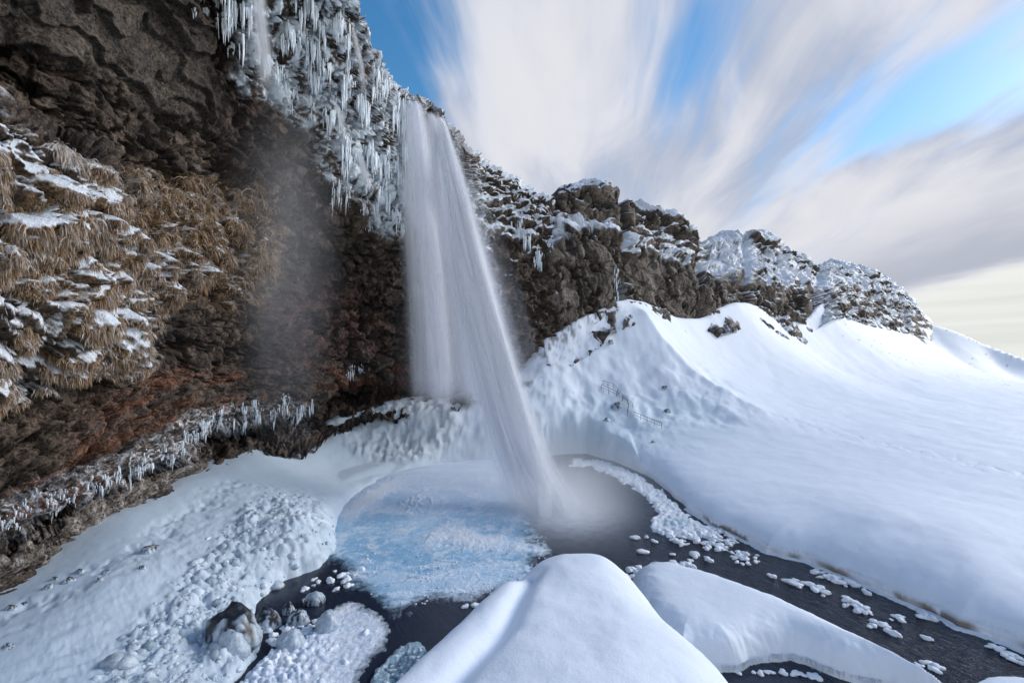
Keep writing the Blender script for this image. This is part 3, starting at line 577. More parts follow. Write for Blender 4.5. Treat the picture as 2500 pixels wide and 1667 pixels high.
def terrain(x, y, rough=True):
    b = ground_z(x, y) + slope_add(x, y)
    dist = -sdist(x, y, WATER)                                   # positive on land
    sh = dist + .45 * fbm(x * .4, y * .4, 0 * x, 3, .5, seed=401) + .04 * fbm(x * 1.6, y * 1.6, 0 * x, 2, seed=405)
    popm = sstep(-.5, .6, sdist(x, y, POP) + .8 * fbm(x * .5, y * .5, 0 * x, 3, seed=411))
    rimm = sstep(-.8, .8, sdist(x, y, RIME) + 1.2 * fbm(x * .35, y * .35, 0 * x, 3, seed=415))
    right = sstep(9, 13, x - (y - 20) * .1)
    edge = np.where(sh > -.12, 1 - np.exp(-np.clip(sh + .12, 0, 9) / lerp(.45, .16, right)), 0) 
    far = sstep(70, 110, y)
    dl = .10 * fbm(x * .35, y * .35, 0 * x, 4, seed=421) + .5 * far * fbm(x * .05, y * .05, 0 * x, 3, seed=425) + .25 * sstep(40, 60, y) * fbm(x * .15, y * .15, 0 * x, 4, seed=427)
    z = b + dl
    lump = np.zeros_like(z); capm = np.zeros_like(z)
    k = (popm > .01)
    if k.any():
        a1, _, i1 = worley(x[k] * 2.6, y[k] * 2.6, 0 * x[k], seed=431); a2, _, i2 = worley(x[k] * 5.2, y[k] * 5.2, 0 * x[k] + .5, seed=432); a3, _, _ = worley(x[k] * .8, y[k] * .8, 0 * x[k] + .5, seed=433)
        l = .30 * np.sqrt(np.clip(.75 - a1, 0, 1)) * (.4 + i1) + .14 * np.sqrt(np.clip(.7 - a2, 0, 1)) + .35 * (.5 - a3)
        lump[k] = l * (.45 + 1.3 * np.clip(fbm(x[k] * .45, y[k] * .45, 0 * x[k], 3, seed=435) + .35, 0, 1))
    z = z + popm * lump
    bandm = sstep(-5, -1, sdist(x, y, POP)) * (1 - popm) * sstep(4, -2, x); z = z + bandm * .14 * fbm(x * .9, y * .9, 0 * x, 4, .6, seed=437, ridged=True)
    k = (rimm > .01)
    if k.any():
        a1, _, i1 = worley(x[k] * 1.5, y[k] * 1.5, 0 * x[k], seed=441)
        z[k] += rimm[k] * (.55 * fbm(x[k] * .9, y[k] * .9, 0 * x[k], 5, .65, seed=445, ridged=True) + .3 * (.6 - a1))
    # hummocky drifted snow below the snow cone
    hm = sstep(56, 60, y) * (1 - sstep(74, 80, y)) * sstep(2, 8, x) * (1 - sstep(27, 33, x - (y - 60) * .4))
    z = z + hm * .9 * fbm(x * .19 + 5, y * .13, 0 * x, 3, .5, seed=451) + hm * .35 * fbm(x * .55, y * .55, 0 * x, 3, seed=455)
    tr_l = np.exp(-(dline(x, y, TRAIL) / 1.7) ** 2); z = z - tr_l * (.02 + .32 * np.clip(fbm(x * 1.0, y * 1.0, 0 * x, 3, .6, seed=465), 0, 1))
    # trodden path with hollows on the left bank
    pt = np.exp(-(dline(x, y, PATHL) / 1.1) ** 2); z = z - pt * (.10 + .28 * np.clip(fbm(x * 1.1, y * 1.1, 0 * x, 3, seed=461), 0, 1) * 2)
    z = np.maximum(z, .75 * sstep(0, 3, dist) * (1 - .6 * popm) - .1)
    zr_ = .38 * sstep(-.05, .04, sh) + np.maximum(z - .38, 0) * (1 - np.exp(-np.clip(sh, 0, 99) / .8)); z = np.where(right > .5, lerp(-.9, zr_, sstep(-.06, -.03, sh)), lerp(np.minimum(-.9, z), z, edge))
    return z, popm, rimm, sh, right
TRAIL = G([1640, 1780, 1900, 2050, 2200, 2350, 2520], [1058, 1062, 1072, 1090, 1110, 1136, 1166], 1.8)
PATHL = G([60, 200, 300, 380, 480, 560], [1490, 1420, 1370, 1330, 1270, 1210], 2.0)
NRr, NCc = 600, 860
gY = np.exp(np.linspace(math.log(13.5), math.log(330), NRr)); gpx = np.linspace(-330, 2830, NCc)
gy = np.broadcast_to(gY[:, None], (NRr, NCc)).astype(np.float32); gx = ((gpx[None] - CX) * gY[:, None] / F).astype(np.float32)
gz, popm, rimm, shore, rightm = terrain(gx, gy)
jy = .9 * fbm(gx * .45, gz * .55, gy * .1, 4, .6, seed=571) * sstep(46, 52, gy) * sstep(72, 64, gy) * sstep(.2, 1, gz) * sstep(26, 16, gx)
GPos = np.stack([gx + .25 * jy, gy + jy, gz], -1)
c = np.empty(GPos.shape, np.float32); c[:] = (.80, .87, .97)
n1 = fbm(gx * .3, gy * .3, 0 * gx, 4, seed=501); n2 = fbm(gx * 1.6, gy * 1.6, 0 * gx, 4, .6, seed=511)
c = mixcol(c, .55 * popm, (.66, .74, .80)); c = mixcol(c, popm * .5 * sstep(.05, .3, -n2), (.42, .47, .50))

left = sstep(2, -6, gx - .0) * sstep(62, 55, gy); c = mixcol(c, .85 * left, (.44, .54, .63))  # left bank: grey-blue spray ice, with the cliff's shade put into its colour
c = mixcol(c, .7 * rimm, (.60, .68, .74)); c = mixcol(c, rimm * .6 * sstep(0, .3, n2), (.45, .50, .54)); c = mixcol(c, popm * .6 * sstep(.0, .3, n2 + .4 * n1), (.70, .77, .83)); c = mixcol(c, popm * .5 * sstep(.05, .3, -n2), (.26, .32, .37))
icy = sstep(50, 56, gy) * (1 - sstep(63, 68, gy)) * sstep(0, 6, gx) * (1 - sstep(24, 34, gx)) ; c = mixcol(c, .45 * icy, (.66, .80, .86))
# sparse grass stems and stones that poke through on the far slope
spk = sstep(.26, .36, fbm(gx * 1.2, gy * 1.2, 0 * gx, 3, .7, seed=531)) * sstep(90, 130, gy) * sstep(.0, .2, fbm(gx * .06, gy * .06, 0 * gx, 3, seed=533) + sstep(100, 190, gx) * .25 - .02)
c = mixcol(c, spk * .7, (.16, .14, .12))
foot = np.exp(-(dline(gx, gy, W([1330,1380,1440,1490],[895,845,800,760],[70,73.2,76.5,79.5])[..., :2]) / 2.2) ** 2) * sstep(.0, .2, fbm(gx * .9, gy * .9, 0 * gx, 4, .65, seed=541)); c = mixcol(c, foot * .85, (.12, .10, .085))
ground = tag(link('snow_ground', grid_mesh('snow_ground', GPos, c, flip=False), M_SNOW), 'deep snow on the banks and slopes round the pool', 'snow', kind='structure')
print('ground', time.time() - T0)

# ================================================================== WATER of the pool and the stream
wy = np.exp(np.linspace(math.log(9), math.log(64), 200)); wpxs = np.linspace(200, 3200, 300)
wx = (wpxs[None] - CX) * wy[:, None] / F; wY = np.broadcast_to(wy[:, None], wx.shape)
foamA = np.exp(-(((wx - 4.0) / 3.6) ** 2 + ((wY - 36.4) / 4.0) ** 2)); flow = sstep(6, 14, wx + .25 * (wY - 30)) * sstep(44, 34, wY) * .95 + .05
water = tag(link('water', grid_mesh('water', np.stack([wx, wY, 0 * wx], -1), None, {'flow': flow, 'foam': foamA}), M_WATER), 'dark water of the plunge pool and the stream leaving it', 'water', kind='structure')
def gz_at(px, py, z0=1.0):
    """where the line of sight through that pixel of the photograph meets the snow"""
    Y = np.exp(np.linspace(math.log(14), math.log(200), 700)); x_ = (px - CX) * Y / F; zr = CAMZ + (HY - py) * Y / F
    zt = np.maximum(terrain(x_, Y)[0], 0); k = int(np.argmax(zt >= zr)); return Vector((x_[k], Y[k], zt[k]))

# the cut edge of the right bank: turf and earth under the snow, a thin shelf of ice at the waterline
def bank_edge():
    L = np.array(WATER_PX[9:22], float); seg = np.concatenate([[0], np.cumsum(np.linalg.norm(np.diff(L, axis=0), axis=1))]); t = np.linspace(0, seg[-1], 900); P = np.stack([np.interp(t, seg, L[:, 0]), np.interp(t, seg, L[:, 1])], -1)
    P = G(P[:, 0], P[:, 1]); P = smooth(P, 4)[:, :2] if False else P; T = np.gradient(P, axis=0); T /= np.linalg.norm(T, axis=1, keepdims=True) + 1e-9; Nn = np.stack([T[:, 1], -T[:, 0]], -1)
    if -sdist(np.array([P[100, 0] + Nn[100, 0] * .3]), np.array([P[100, 1] + Nn[100, 1] * .3]), WATER)[0] < 0: Nn = -Nn      # towards the land
    off = np.zeros(len(P))
    for _ in range(4):
        q = P + Nn * off[:, None]; sh = off + .45 * fbm(q[:, 0] * .4, q[:, 1] * .4, 0 * off, 3, .5, seed=401) + .04 * fbm(q[:, 0] * 1.6, q[:, 1] * 1.6, 0 * off, 2, seed=405); off = off - (sh + .03)
    q = P + Nn * off[:, None]; n = fbm(q[:, 0] * 1.4, q[:, 1] * 1.4, 0 * off, 4, .6, seed=811); e = sstep(-.05, .15, fbm(q[:, 0] * .3, q[:, 1] * .3, 0 * off, 3, seed=813) + .02)
    rows = [(.10, .46), (-.02, .40), (-.05, .30), (-.02, .20), (.0, .10), (-.03, .07), (-.22, .055), (-.30, .0), (-.30, -.1)]; V_, C_ = [], []
    for k, (o_, z_) in enumerate(rows):
        jit = .06 * fbm(q[:, 0] * 3, q[:, 1] * 3, 0 * off + k * .7, 3, .6, seed=815 + (k > 4)); w_ = o_ + jit * (1 if k < 5 else 3) - (.12 * n if k > 5 else 0)
        V_.append(np.stack([q[:, 0] + Nn[:, 0] * w_, q[:, 1] + Nn[:, 1] * w_, np.full(len(q), z_) + .04 * n * (k < 4)], -1)); base = np.tile(np.array([.76, .83, .92]), (len(q), 1))
        if 1 <= k <= 4: f_ = (e * (.9 if k > 1 else .5) * sstep(-.2, .2, n + .1 * k))[:, None]; base = base * (1 - f_) + np.array([.20, .155, .11] if k < 4 else [.06, .05, .045]) * f_
        C_.append(base)
    return tag(link('bank_edge', grid_mesh('bank_edge', np.array(V_), np.array(C_)), M_SNOW), 'undercut edge of the right snow bank with tan earth and a thin ice shelf', 'bank', kind='structure')
bank_edge()

# ================================================================== THE WATERFALL
def set_uv(me, uv):
    l = me.uv_layers.new(name='UVMap'); idx = np.empty(len(me.loops), np.int32); me.loops.foreach_get('vertex_index', idx)
    l.data.foreach_set('uv', np.asarray(uv, np.float32).reshape(-1, 2)[idx].ravel())
def spline3(pts, n):
    P = np.array([W(*p[:3]) for p in pts]); ex = np.array([p[3] for p in pts], float)
    s = np.concatenate([[0], np.cumsum(np.linalg.norm(np.diff(P, axis=0), axis=1))]); sn = np.linspace(0, s[-1], n)
    return pchip(s, P, sn), pchip(s, ex, sn), sn
def water_sheet(parent, path, mat, yaw, off, wscale, name='water_sheet', rows=70, cols=15, fade=(.02, .15), amount=1.0, wob=.12):
    P, wid, s = spline3(path, rows)
    u = np.linspace(-1, 1, cols); ax = np.array([math.cos(yaw), math.sin(yaw), 0]); nx = np.array([-math.sin(yaw), math.cos(yaw), 0])
    sd_ = int(RNG.integers(1e6)); ph = RNG.random() * 40
    lat = u[None] * wid[:, None] * wscale * .5
    Q = P[:, None] + ax * lat[..., None] + (np.array([off[0], off[1], 0]) * (.35 + .65 * (s / s[-1]))[:, None] * wid[:, None])[:, None]
    bul = wob * wid[:, None] * (pn(u[None] * 1.6 + ph, s[:, None] * .06, 0 * s[:, None], 3) * 1.6 + .5 * (1 - u[None] ** 2)); Q = Q + nx * bul[..., None]
    t = s / s[-1]; th = (1 - np.abs(u[None]) ** 2) ** 1.6 * (sstep(0, fade[0], t) * sstep(1, 1 - fade[1], t))[:, None] * amount
    me = grid_mesh(name, Q, None, {'thick': th}); uv = np.stack(np.broadcast_arrays((u[None] * .5 + .5) * wid.mean() * wscale * .35, s[:, None]), -1); set_uv(me, uv)
    return link(name, me, mat, parent)
V_JET = mat_veil('white water', 1.25, (.95, .965, 1.0), (1.1, .03), .45); V_SOFT = mat_veil('thin falling water', 0.9, (.93, .95, 1.0), (2.0, .02), .16); V_SPLASH = mat_veil('splash', 0.8, (.88, .94, 1.0), (.8, .2)); V_THIN = mat_veil('spray', 0.34, (.80, .83, .90), (2.5, .03))
foot = W(1362, 1250, 36.6)
fall = tag(empty('waterfall', tuple(foot * np.array([1, 1, 0]))), 'tall white waterfall leaping from the cliff rim into the pool', 'waterfall')
fl0 = Vector(fall.location)
def in_fall(o): o.location = -fl0; return o
JET = [(1062,286,58.2,1.4),(1074,300,57.6,2.0),(1088,360,56.4,2.9),(1106,440,55,3.8),(1130,560,52.6,5.0),(1160,700,49.6,5.7),(1202,870,46,5.6),(1242,1010,43,5.4),(1294,1150,39.6,5.2),(1342,1240,37.2,5.6),(1360,1268,36.5,6.6)]
for i in range(22):
    a = RNG.uniform(0, 2 * math.pi); r = .24 * math.sqrt(RNG.random())
    in_fall(water_sheet(fall, JET, V_JET, RNG.uniform(-.9, .9), (r * math.cos(a), r * math.sin(a)), RNG.uniform(.4, .95), fade=(.01, .06), amount=RNG.uniform(.6, 1.0)))
for i in range(6):
    in_fall(water_sheet(fall, JET, V_JET, RNG.uniform(-.5, .5), (RNG.uniform(.12, .26), RNG.uniform(-.1, .1)), RNG.uniform(.18, .4), fade=(.01, .05), amount=1.2))
for i in range(4):
    in_fall(water_sheet(fall, JET, V_THIN, RNG.uniform(-.5, .5), (RNG.uniform(-.15, .25), 0), RNG.uniform(1.3, 1.9), fade=(.15, .2), amount=.8))
VA = [(1004,246,53.6,3.4),(1008,262,53,4.0),(1014,320,53.4,5.0),(1024,450,54,6.0),(1038,600,55,6.8),(1056,800,56.2,7.4),(1072,1000,57.4,8.2)]
VB = [(1040,272,57,2.8),(1048,290,56.4,3.2),(1062,400,56.6,4.4),(1090,560,57,5.4),(1122,740,57.6,7.4),(1150,900,58.2,8.4),(1164,1000,58.6,8.8)]
for i in range(9): in_fall(water_sheet(fall, VA, V_SOFT, RNG.uniform(-.4, .4), (RNG.uniform(-.12, .12), RNG.uniform(-.1, .2)), RNG.uniform(.35, 1.05), fade=(.01, .12), amount=RNG.uniform(.65, 1.1)))
for i in range(10): in_fall(water_sheet(fall, VB, V_SOFT, RNG.uniform(-.4, .4), (RNG.uniform(-.2, .2), RNG.uniform(-.1, .25)), RNG.uniform(.5, 1.25), fade=(.02, .12), amount=RNG.uniform(.5, .9)))
for i in range(20):      # white water thrown up round the foot of the jet
    a = RNG.uniform(-1, 1); q0 = (1362 + 26 * a, 1272 + RNG.uniform(-14, 6), 36.6, RNG.uniform(3.5, 7.5)); hh = RNG.uniform(45, 110)
    in_fall(water_sheet(fall, [(q0[0] - 6 - hh * .12, q0[1] - hh, 36.9, q0[3] * .8), (q0[0] - 3, q0[1] - hh * .5, 36.8, q0[3]), q0], V_SPLASH, RNG.uniform(-1.2, 1.2), (0, RNG.uniform(-.3, .3)), 1.0, 'splash', rows=16, cols=13, fade=(.6, .12), amount=RNG.uniform(.35, .7)))
def cascade(path, label, n=3, amt=.8):
    P0 = W(*path[-1][:3]); o = tag(empty('thin_cascade', tuple(P0)), label, 'cascade', 'thin side cascades on the icy cliff')
    for i in range(n):
        q = water_sheet(o, path, V_SOFT, RNG.uniform(-.3, .3), (RNG.uniform(-.1, .1), 0), RNG.uniform(.5, 1.1), rows=40, cols=11, fade=(.06, .45), amount=amt); q.location = -Vector(P0)
cascade([(628,-40,33.6,1.6),(632,40,34,1.7),(640,130,34.6,2.0),(648,240,35.2,2.4)], 'faint thin cascade beside the long icicle curtain at the top edge', 4, .75)
cascade([(874,362,47.0,1.0),(884,400,46.8,1.2),(900,450,46.6,1.5),(915,475,46.4,1.8)], 'short cascade spilling out of a dark hollow in the ice', 4, .9)
cascade([(858,62,41.6,.8),(870,110,41.8,1.0),(882,170,42.4,1.1),(888,250,43.4,1.4)], 'thin cascade sliding down the icy skyline edge', 3, .7)
cascade([(808,244,41.6,.5),(822,262,41.6,.7),(834,300,42.2,.9),(838,340,42.8,1.0)], 'small curved trickle between icicles left of the fall', 3, .6)

# ================================================================== MIST (closed soft clouds of spray)
def uvsphere(nu=24, nv=12):
    th = np.linspace(0, np.pi, nv + 1)[:, None]; ph = np.linspace(0, 2 * np.pi, nu, endpoint=False)[None]
    return np.stack(np.broadcast_arrays(np.sin(th) * np.cos(ph), np.sin(th) * np.sin(ph), np.cos(th) + 0 * ph), -1)
def mist(name, c, r, mat, label, yaw=0.0):
    S = uvsphere(); nr, nc = S.shape[:2]; V_ = S.reshape(-1, 3); F_ = []
    for i in range(nr - 1):
        for j in range(nc): F_.append((i * nc + j, (i + 1) * nc + j, (i + 1) * nc + (j + 1) % nc, i * nc + (j + 1) % nc))
    o = link(name, mesh_from(name, V_, np.array(F_)), mat); o.location = c; o.scale = r; o.rotation_euler.z = yaw
    return tag(o, label, 'mist', kind='stuff')
mist('splash_mist', (foot[0] + .4, foot[1] - .3, .6), (8.0, 7.0, 4.6), mat_mist('splash mist', .30, (.88, .94, 1), power=1.4), 'bright spray cloud where the jet hits the pool')
mist('pool_mist', (1.0, 47, 1.2), (17, 12, 4.4), mat_mist('pool mist', .15, (.93, .96, 1), noise=.8, nscale=1.4), 'thin mist drifting over the far side of the pool')
mist('cliff_spray', (-21, 41.5, 22), (6.5, 5.5, 21), mat_mist('cliff spray', .10, (.92, .94, 1), noise=.9, nscale=1.6), 'pale spray hanging in front of the wet cliff wall')
mist('fall_spray', (-6.5, 53, 16), (9, 8, 17), mat_mist('fall spray', .04, noise=.6, nscale=1.5), 'soft spray around the falling water')
print('fall', time.time() - T0)

# ================================================================== ICE lying on the pool
def ice_field(px0, px1, py0, py1, step, hfun, name, label, cat='ice sheet', soft=.05):
    pxs = np.arange(px0, px1, step); pys = np.arange(py1, py0, -step)
    A, B = np.meshgrid(pxs, pys); Y = CAMZ * F / (B - HY); X = (A - CX) * Y / F
    h, col, *cv_ = hfun(X, Y, A, B)
    keep = h > -.09
    me = grid_mesh(name, np.stack([X, Y, np.maximum(h, -.1)], -1), col, {'cover': cv_[0] if cv_ else np.ones_like(h)}, keep=keep)
    return tag(link(name, me, M_SHEET), label, cat)
MAIN_PX = [(1060,1118),(1150,1108),(1250,1104),(1330,1110),(1320,1160),(1310,1230),(1315,1300),(1340,1325),(1362,1352),(1330,1385),(1290,1420),(1230,1450),(1180,1462),(1120,1468),(1060,1475),(1000,1497),(960,1512),(905,1470),(860,1420),(826,1385),(800,1340),(798,1290),(815,1245),(855,1200),(920,1160),(985,1136)]
def main_ice(X, Y, A, B):
    # the sheet turns slowly with the eddy: frost is drawn out in arcs round the foot of the jet
    rx_, ry_ = X + 5.5, Y - 36; r_ = np.sqrt(rx_ ** 2 + ry_ ** 2); th_ = np.arctan2(ry_, rx_)
    n = fbm(X * .6, Y * .6, 0 * X, 5, .6, seed=601); nf = fbm(X * 2.2, Y * 2.2, 0 * X, 4, .6, seed=605); n0 = fbm(X * .22, Y * .22, 0 * X, 3, .5, seed=603)
    sw = fbm(r_ * .55 + 1.2 * n0, 2.2 * np.cos(th_), 2.2 * np.sin(th_), 5, .6, seed=607)
    sdp = sdist(A, B, MAIN_PX) + 40 * n + 10 * nf + 60 * n0 * sstep(1250, 1400, B) + 40 * np.maximum(sstep(1000, 860, A) * sstep(1390, 1330, B), sstep(1230, 1170, B) * sstep(1320, 1250, A))
    b1, _, i2 = worley(X * 3.6, Y * 3.6, 0 * X, seed=612)
    white = sstep(-14, 26, sdist(A, B, [(1010,1322),(1060,1290),(1130,1280),(1190,1296),(1240,1320),(1330,1345),(1340,1372),(1260,1352),(1150,1345),(1060,1340)]) + 40 * n + 12 * nf)
    slushy = sstep(-20, 40, sdist(A, B, [(1110,1352),(1340,1350),(1370,1372),(1280,1430),(1200,1450),(1060,1455),(1080,1400)]) + 40 * nf + 50 * n - 8)
    rimw = .95 * sstep(24, 8, np.abs(sdist(A, B, MAIN_PX) - 38) + 14 * nf + 12 * n) * sstep(1060, 900, A) * sstep(1320, 1220, B)
    soft = .6 * sstep(-.05, .30, sw + .45 * nf + .3 * n) * (1 - .5 * slushy)
    feath = sstep(-8, 14, sdist(A, B, [(968,1230),(1010,1205),(1060,1190),(1055,1230),(1040,1262),(990,1262)])) * sstep(.12, .02, np.abs(fbm(X * .7 + Y * .35, Y * .5 - X * .2, 0 * X, 3, .5, seed=615)))
    cr_ = np.abs(fbm(X * .28 + 3, Y * .28, 0 * X, 4, .5, seed=619)); crack = .7 * sstep(.016, .003, cr_) * sstep(1270, 1330, B)
    gr = sstep(.0, .25, nf + .6 * n); w_all = np.clip(np.maximum.reduce([white, .8 * slushy * gr, rimw, soft]), 0, 1)
    h = .03 + .10 * rimw + .09 * white + .05 * np.maximum(white, slushy * gr) * np.clip(.6 - b1, 0, 1) * 2 + .08 * feath + .02 * soft
    h = lerp(-.1, h, sstep(-4, 3, sdp)) - .02 * crack
    c = np.empty((*X.shape, 3), np.float32); c[:] = (.28, .52, .74); c = mixcol(c, sstep(-.25, .25, n0 + .5 * sw + .4 * nf), (.50, .69, .88)); c = mixcol(c, .5 * sstep(.0, .3, nf), (.60, .76, .90))
    far = sstep(1300, 1170, B); c = mixcol(c, .75 * far, (.62, .73, .92)); c = mixcol(c, w_all, (.80, .87, .95)); c = mixcol(c, feath * .8, (.74, .83, .91)); c = mixcol(c, crack * .8, (.12, .28, .38))  # mist over the far ice is put into its lavender colour
    cover = np.clip(sstep(-6, 42, sdp + 18 * nf) * .75 + .35 * sstep(0, 12, sdp) * w_all + .25 * sstep(20, 70, sdp), 0, 1)
    return h, c, cover
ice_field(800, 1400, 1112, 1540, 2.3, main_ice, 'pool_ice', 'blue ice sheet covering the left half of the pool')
PLATE_PX = [(560,1700),(600,1650),(660,1588),(740,1560),(780,1520),(800,1490),(850,1455),(905,1478),(935,1500),(962,1540),(945,1580),(905,1625),(880,1667),(860,1720)]
def plate_ice(X, Y, A, B):
    n = fbm(X * .9, Y * .9, 0 * X, 5, .6, seed=621); nf = fbm(X * 3.2, Y * 3.2, 0 * X, 4, .6, seed=625)
    sdp = sdist(A, B, PLATE_PX) + 22 * n + 9 * nf; m = sstep(-2, 12, sdp); b1, _, i2 = worley(X * 4.2, Y * 4.2, 0 * X, seed=632)
    lum = sstep(860, 700, A + 60 * n); h = .05 + .06 * nf + lum * (.10 + .22 * np.sqrt(np.clip(.7 - b1, 0, 1)) * (.4 + i2))
    h = lerp(-.1, h, m); c = np.empty((*X.shape, 3), np.float32); c[:] = (.70, .78, .90); c = mixcol(c, sstep(-.1, .25, n), (.82, .87, .94)); c = mixcol(c, .7 * sstep(22, 2, sdp), (.30, .46, .58)); c = mixcol(c, .4 * lum * sstep(.5, .8, b1), (.45, .52, .58))
    return h, c, np.clip(sstep(-4, 30, sdp + 10 * nf) + lum, 0, 1)
ice_field(520, 1000, 1430, 1740, 2.3, plate_ice, 'shore_ice', 'lumpy white ice plate at the bottom edge beside the dark water')
SHELF_PX = [(1395,1116),(1470,1122),(1560,1158),(1620,1200),(1668,1246),(1690,1262),(1740,1292),(1770,1312),(1742,1322),(1700,1308),(1680,1318),(1640,1312),(1592,1300),(1585,1270),(1605,1252),(1590,1232),(1550,1196),(1500,1166),(1440,1142),(1390,1140)]
def shelf_ice(X, Y, A, B):
    n = fbm(X * .7, Y * .7, 0 * X, 5, .6, seed=641); nf = fbm(X * 2.6, Y * 2.6, 0 * X, 4, .6, seed=645)
    sdp = sdist(A, B, SHELF_PX) + 14 * n + 9 * nf; m = sstep(-2, 7, sdp); b1, _, i2 = worley(X * 2.8, Y * 2.8, 0 * X, seed=652)
    h = lerp(-.1, .08 + .20 * np.sqrt(np.clip(.65 - b1, 0, 1)) * (.3 + i2), m); c = np.empty((*X.shape, 3), np.float32); c[:] = (.80, .85, .92)
    c = mixcol(c, .8 * sstep(-4, 10, sdist(A, B, [(1610,1272),(1650,1262),(1690,1275),(1670,1298),(1610,1292)]) + 8 * nf), (.45, .58, .68)); c = mixcol(c, .6 * sstep(.1, .3, -n), (.55, .66, .74)); return h, c
ice_field(1370, 1800, 1108, 1345, 2.0, shelf_ice, 'shelf_ice', 'white crust of ice along the right rim of the pool')
BLOCK_PX = [(960,1590),(1000,1562),(1030,1565),(1050,1590),(1062,1625),(1050,1668),(1040,1700),(900,1710),(905,1650)]
def block_ice(X, Y, A, B):
    n = fbm(X * 1.1, Y * 1.1, 0 * X, 5, .6, seed=661); nf = fbm(X * 4, Y * 4, 0 * X, 4, .6, seed=665); a1, a2, i1 = worley(X * 1.6, Y * 1.6, 0 * X, seed=667)
    sdp = sdist(A, B, BLOCK_PX) + 14 * n + 6 * nf; m = sstep(-2, 8, sdp); h = lerp(-.1, .05 + .12 * i1 + .1 * nf, m)
    c = np.empty((*X.shape, 3), np.float32); c[:] = (.12, .20, .27); c = mixcol(c, sstep(.3, .8, i1), (.30, .42, .50)); c = mixcol(c, sstep(.12, .3, nf + .3 * n), (.75, .82, .88)); return h, c
ice_field(880, 1090, 1540, 1730, 2.3, block_ice, 'broken_ice', 'dark broken ice floe under the foreground snow ridge')
print('ice', time.time() - T0)

# ================================================================== SNOW MOUNDS in front
def mound_field(x0, x1, y0, y1, res, f, name, label, mat=M_SNOWP):
    xs = np.arange(x0, x1, res); ys = np.arange(y0, y1, res); X, Y = np.meshgrid(xs, ys); Z = f(X, Y)
    keep = Z > -.25; return tag(link(name, grid_mesh(name, np.stack([X, Y, Z], -1), keep=keep), mat), label, 'snow mound')
FMY = [2, 5, 7, 9, 11.5, 13.5, 15, 16, 16.8, 17.5, 18.2, 19, 21]; FMZ = [7.6, 6.75, 6.25, 5.9, 5.6, 5.5, 5.52, 5.44, 4.9, 4.0, 2.6, .4, -2]
def fore(X, Y):
    zc = np.interp(Y, FMY, FMZ); zc = .5 * zc + .25 * np.interp(Y - .4, FMY, FMZ) + .25 * np.interp(Y + .4, FMY, FMZ)
    xc = .15 * Y - .2 + .25 * pn(Y * .25, 0 * Y, 0 * Y, 5); hw = np.interp(Y, [2, 9, 11.5, 14.7, 16.5, 18], [4.2, 3.5, 3.2, 2.35, 1.85, 1.5]); u = (X - xc) / hw
    a_ = np.abs(u); z_ = zc - np.interp(Y, [9, 12, 15], [.75, .9, 1.15]) * a_ ** 2.7 - np.where(a_ > 1, 2.6 * (a_ - 1) ** 1.25, 0)
    lobe = np.exp(-(dline(X, Y, [(-2.6, 9.0), (-1.2, 12.0), (-.5, 14.0)]) / .75) ** 2); z_ = z_ + .45 * lobe - .28 * np.exp(-(dline(X, Y, [(-1.2, 9.2), (-.2, 11.4), (.35, 13.6), (.7, 14.8)]) / .28) ** 2)
    return z_ + .16 * fbm(X * .35, Y * .35, 0 * X, 3, seed=701) + .02 * fbm(X * 2.5, Y * 1.4, 0 * X, 3, seed=703)
mound_field(-7.5, 9.8, 3, 19.8, .07, fore, 'snow_mound', 'large smooth snow ridge rising at the bottom edge in front')
IS_PX = [(1660,1640),(1700,1630),(1760,1640),(1800,1640),(1830,1626),(1880,1614),(1930,1612),(1962,1622),(2010,1642),(2070,1660),(2150,1678),(2260,1710),(2420,1745)]
IS = list(map(tuple, G([p[0] for p in IS_PX], [p[1] for p in IS_PX]))) + list(map(tuple, G([2330,2205,2055,1905,1762,1640,1580,1545,1540,1570],[1667,1606,1534,1464,1412,1378,1374,1392,1430,1500], .75)))
def isl(X, Y):
    d_ = sdist(X, Y, IS) + .16 * fbm(X * .9, Y * .9, 0 * X, 3, seed=711) + .10 * np.abs(fbm(X * 1.6, Y * 1.6, 0 * X, 2, seed=713))
    return np.where(d_ > 0, .62 * np.sqrt(1 - (1 - np.clip(d_ / .5, 0, 1)) ** 2) + .75 * (1 - np.exp(-(np.clip(d_, 0, 9) / .6) ** 1.5)), -.3) + .05 * fbm(X * .6, Y * .6, 0 * X, 3, seed=715)
mound_field(4.5, 18.5, 13.4, 28.5, .05, isl, 'snow_island', 'long smooth snow covered islet in the dark stream')
SB = list(map(tuple, G([2370,2400,2460,2540,2640,2640,2400],[1672,1652,1650,1662,1690,1760,1740], .2)))
def isb(X, Y):
    d_ = sdist(X, Y, SB) + .1 * fbm(X * 1.1, Y * 1.1, 0 * X, 3, seed=721); return np.where(d_ > 0, .35 * np.sqrt(1 - (1 - np.clip(d_ / .5, 0, 1)) ** 2) + .3 * (1 - np.exp(-np.clip(d_, 0, 9))), -.3)
mound_field(14.5, 24, 13.4, 20, .06, isb, 'snow_hump', 'small snow hump at the lower right corner')
print('mounds', time.time() - T0)

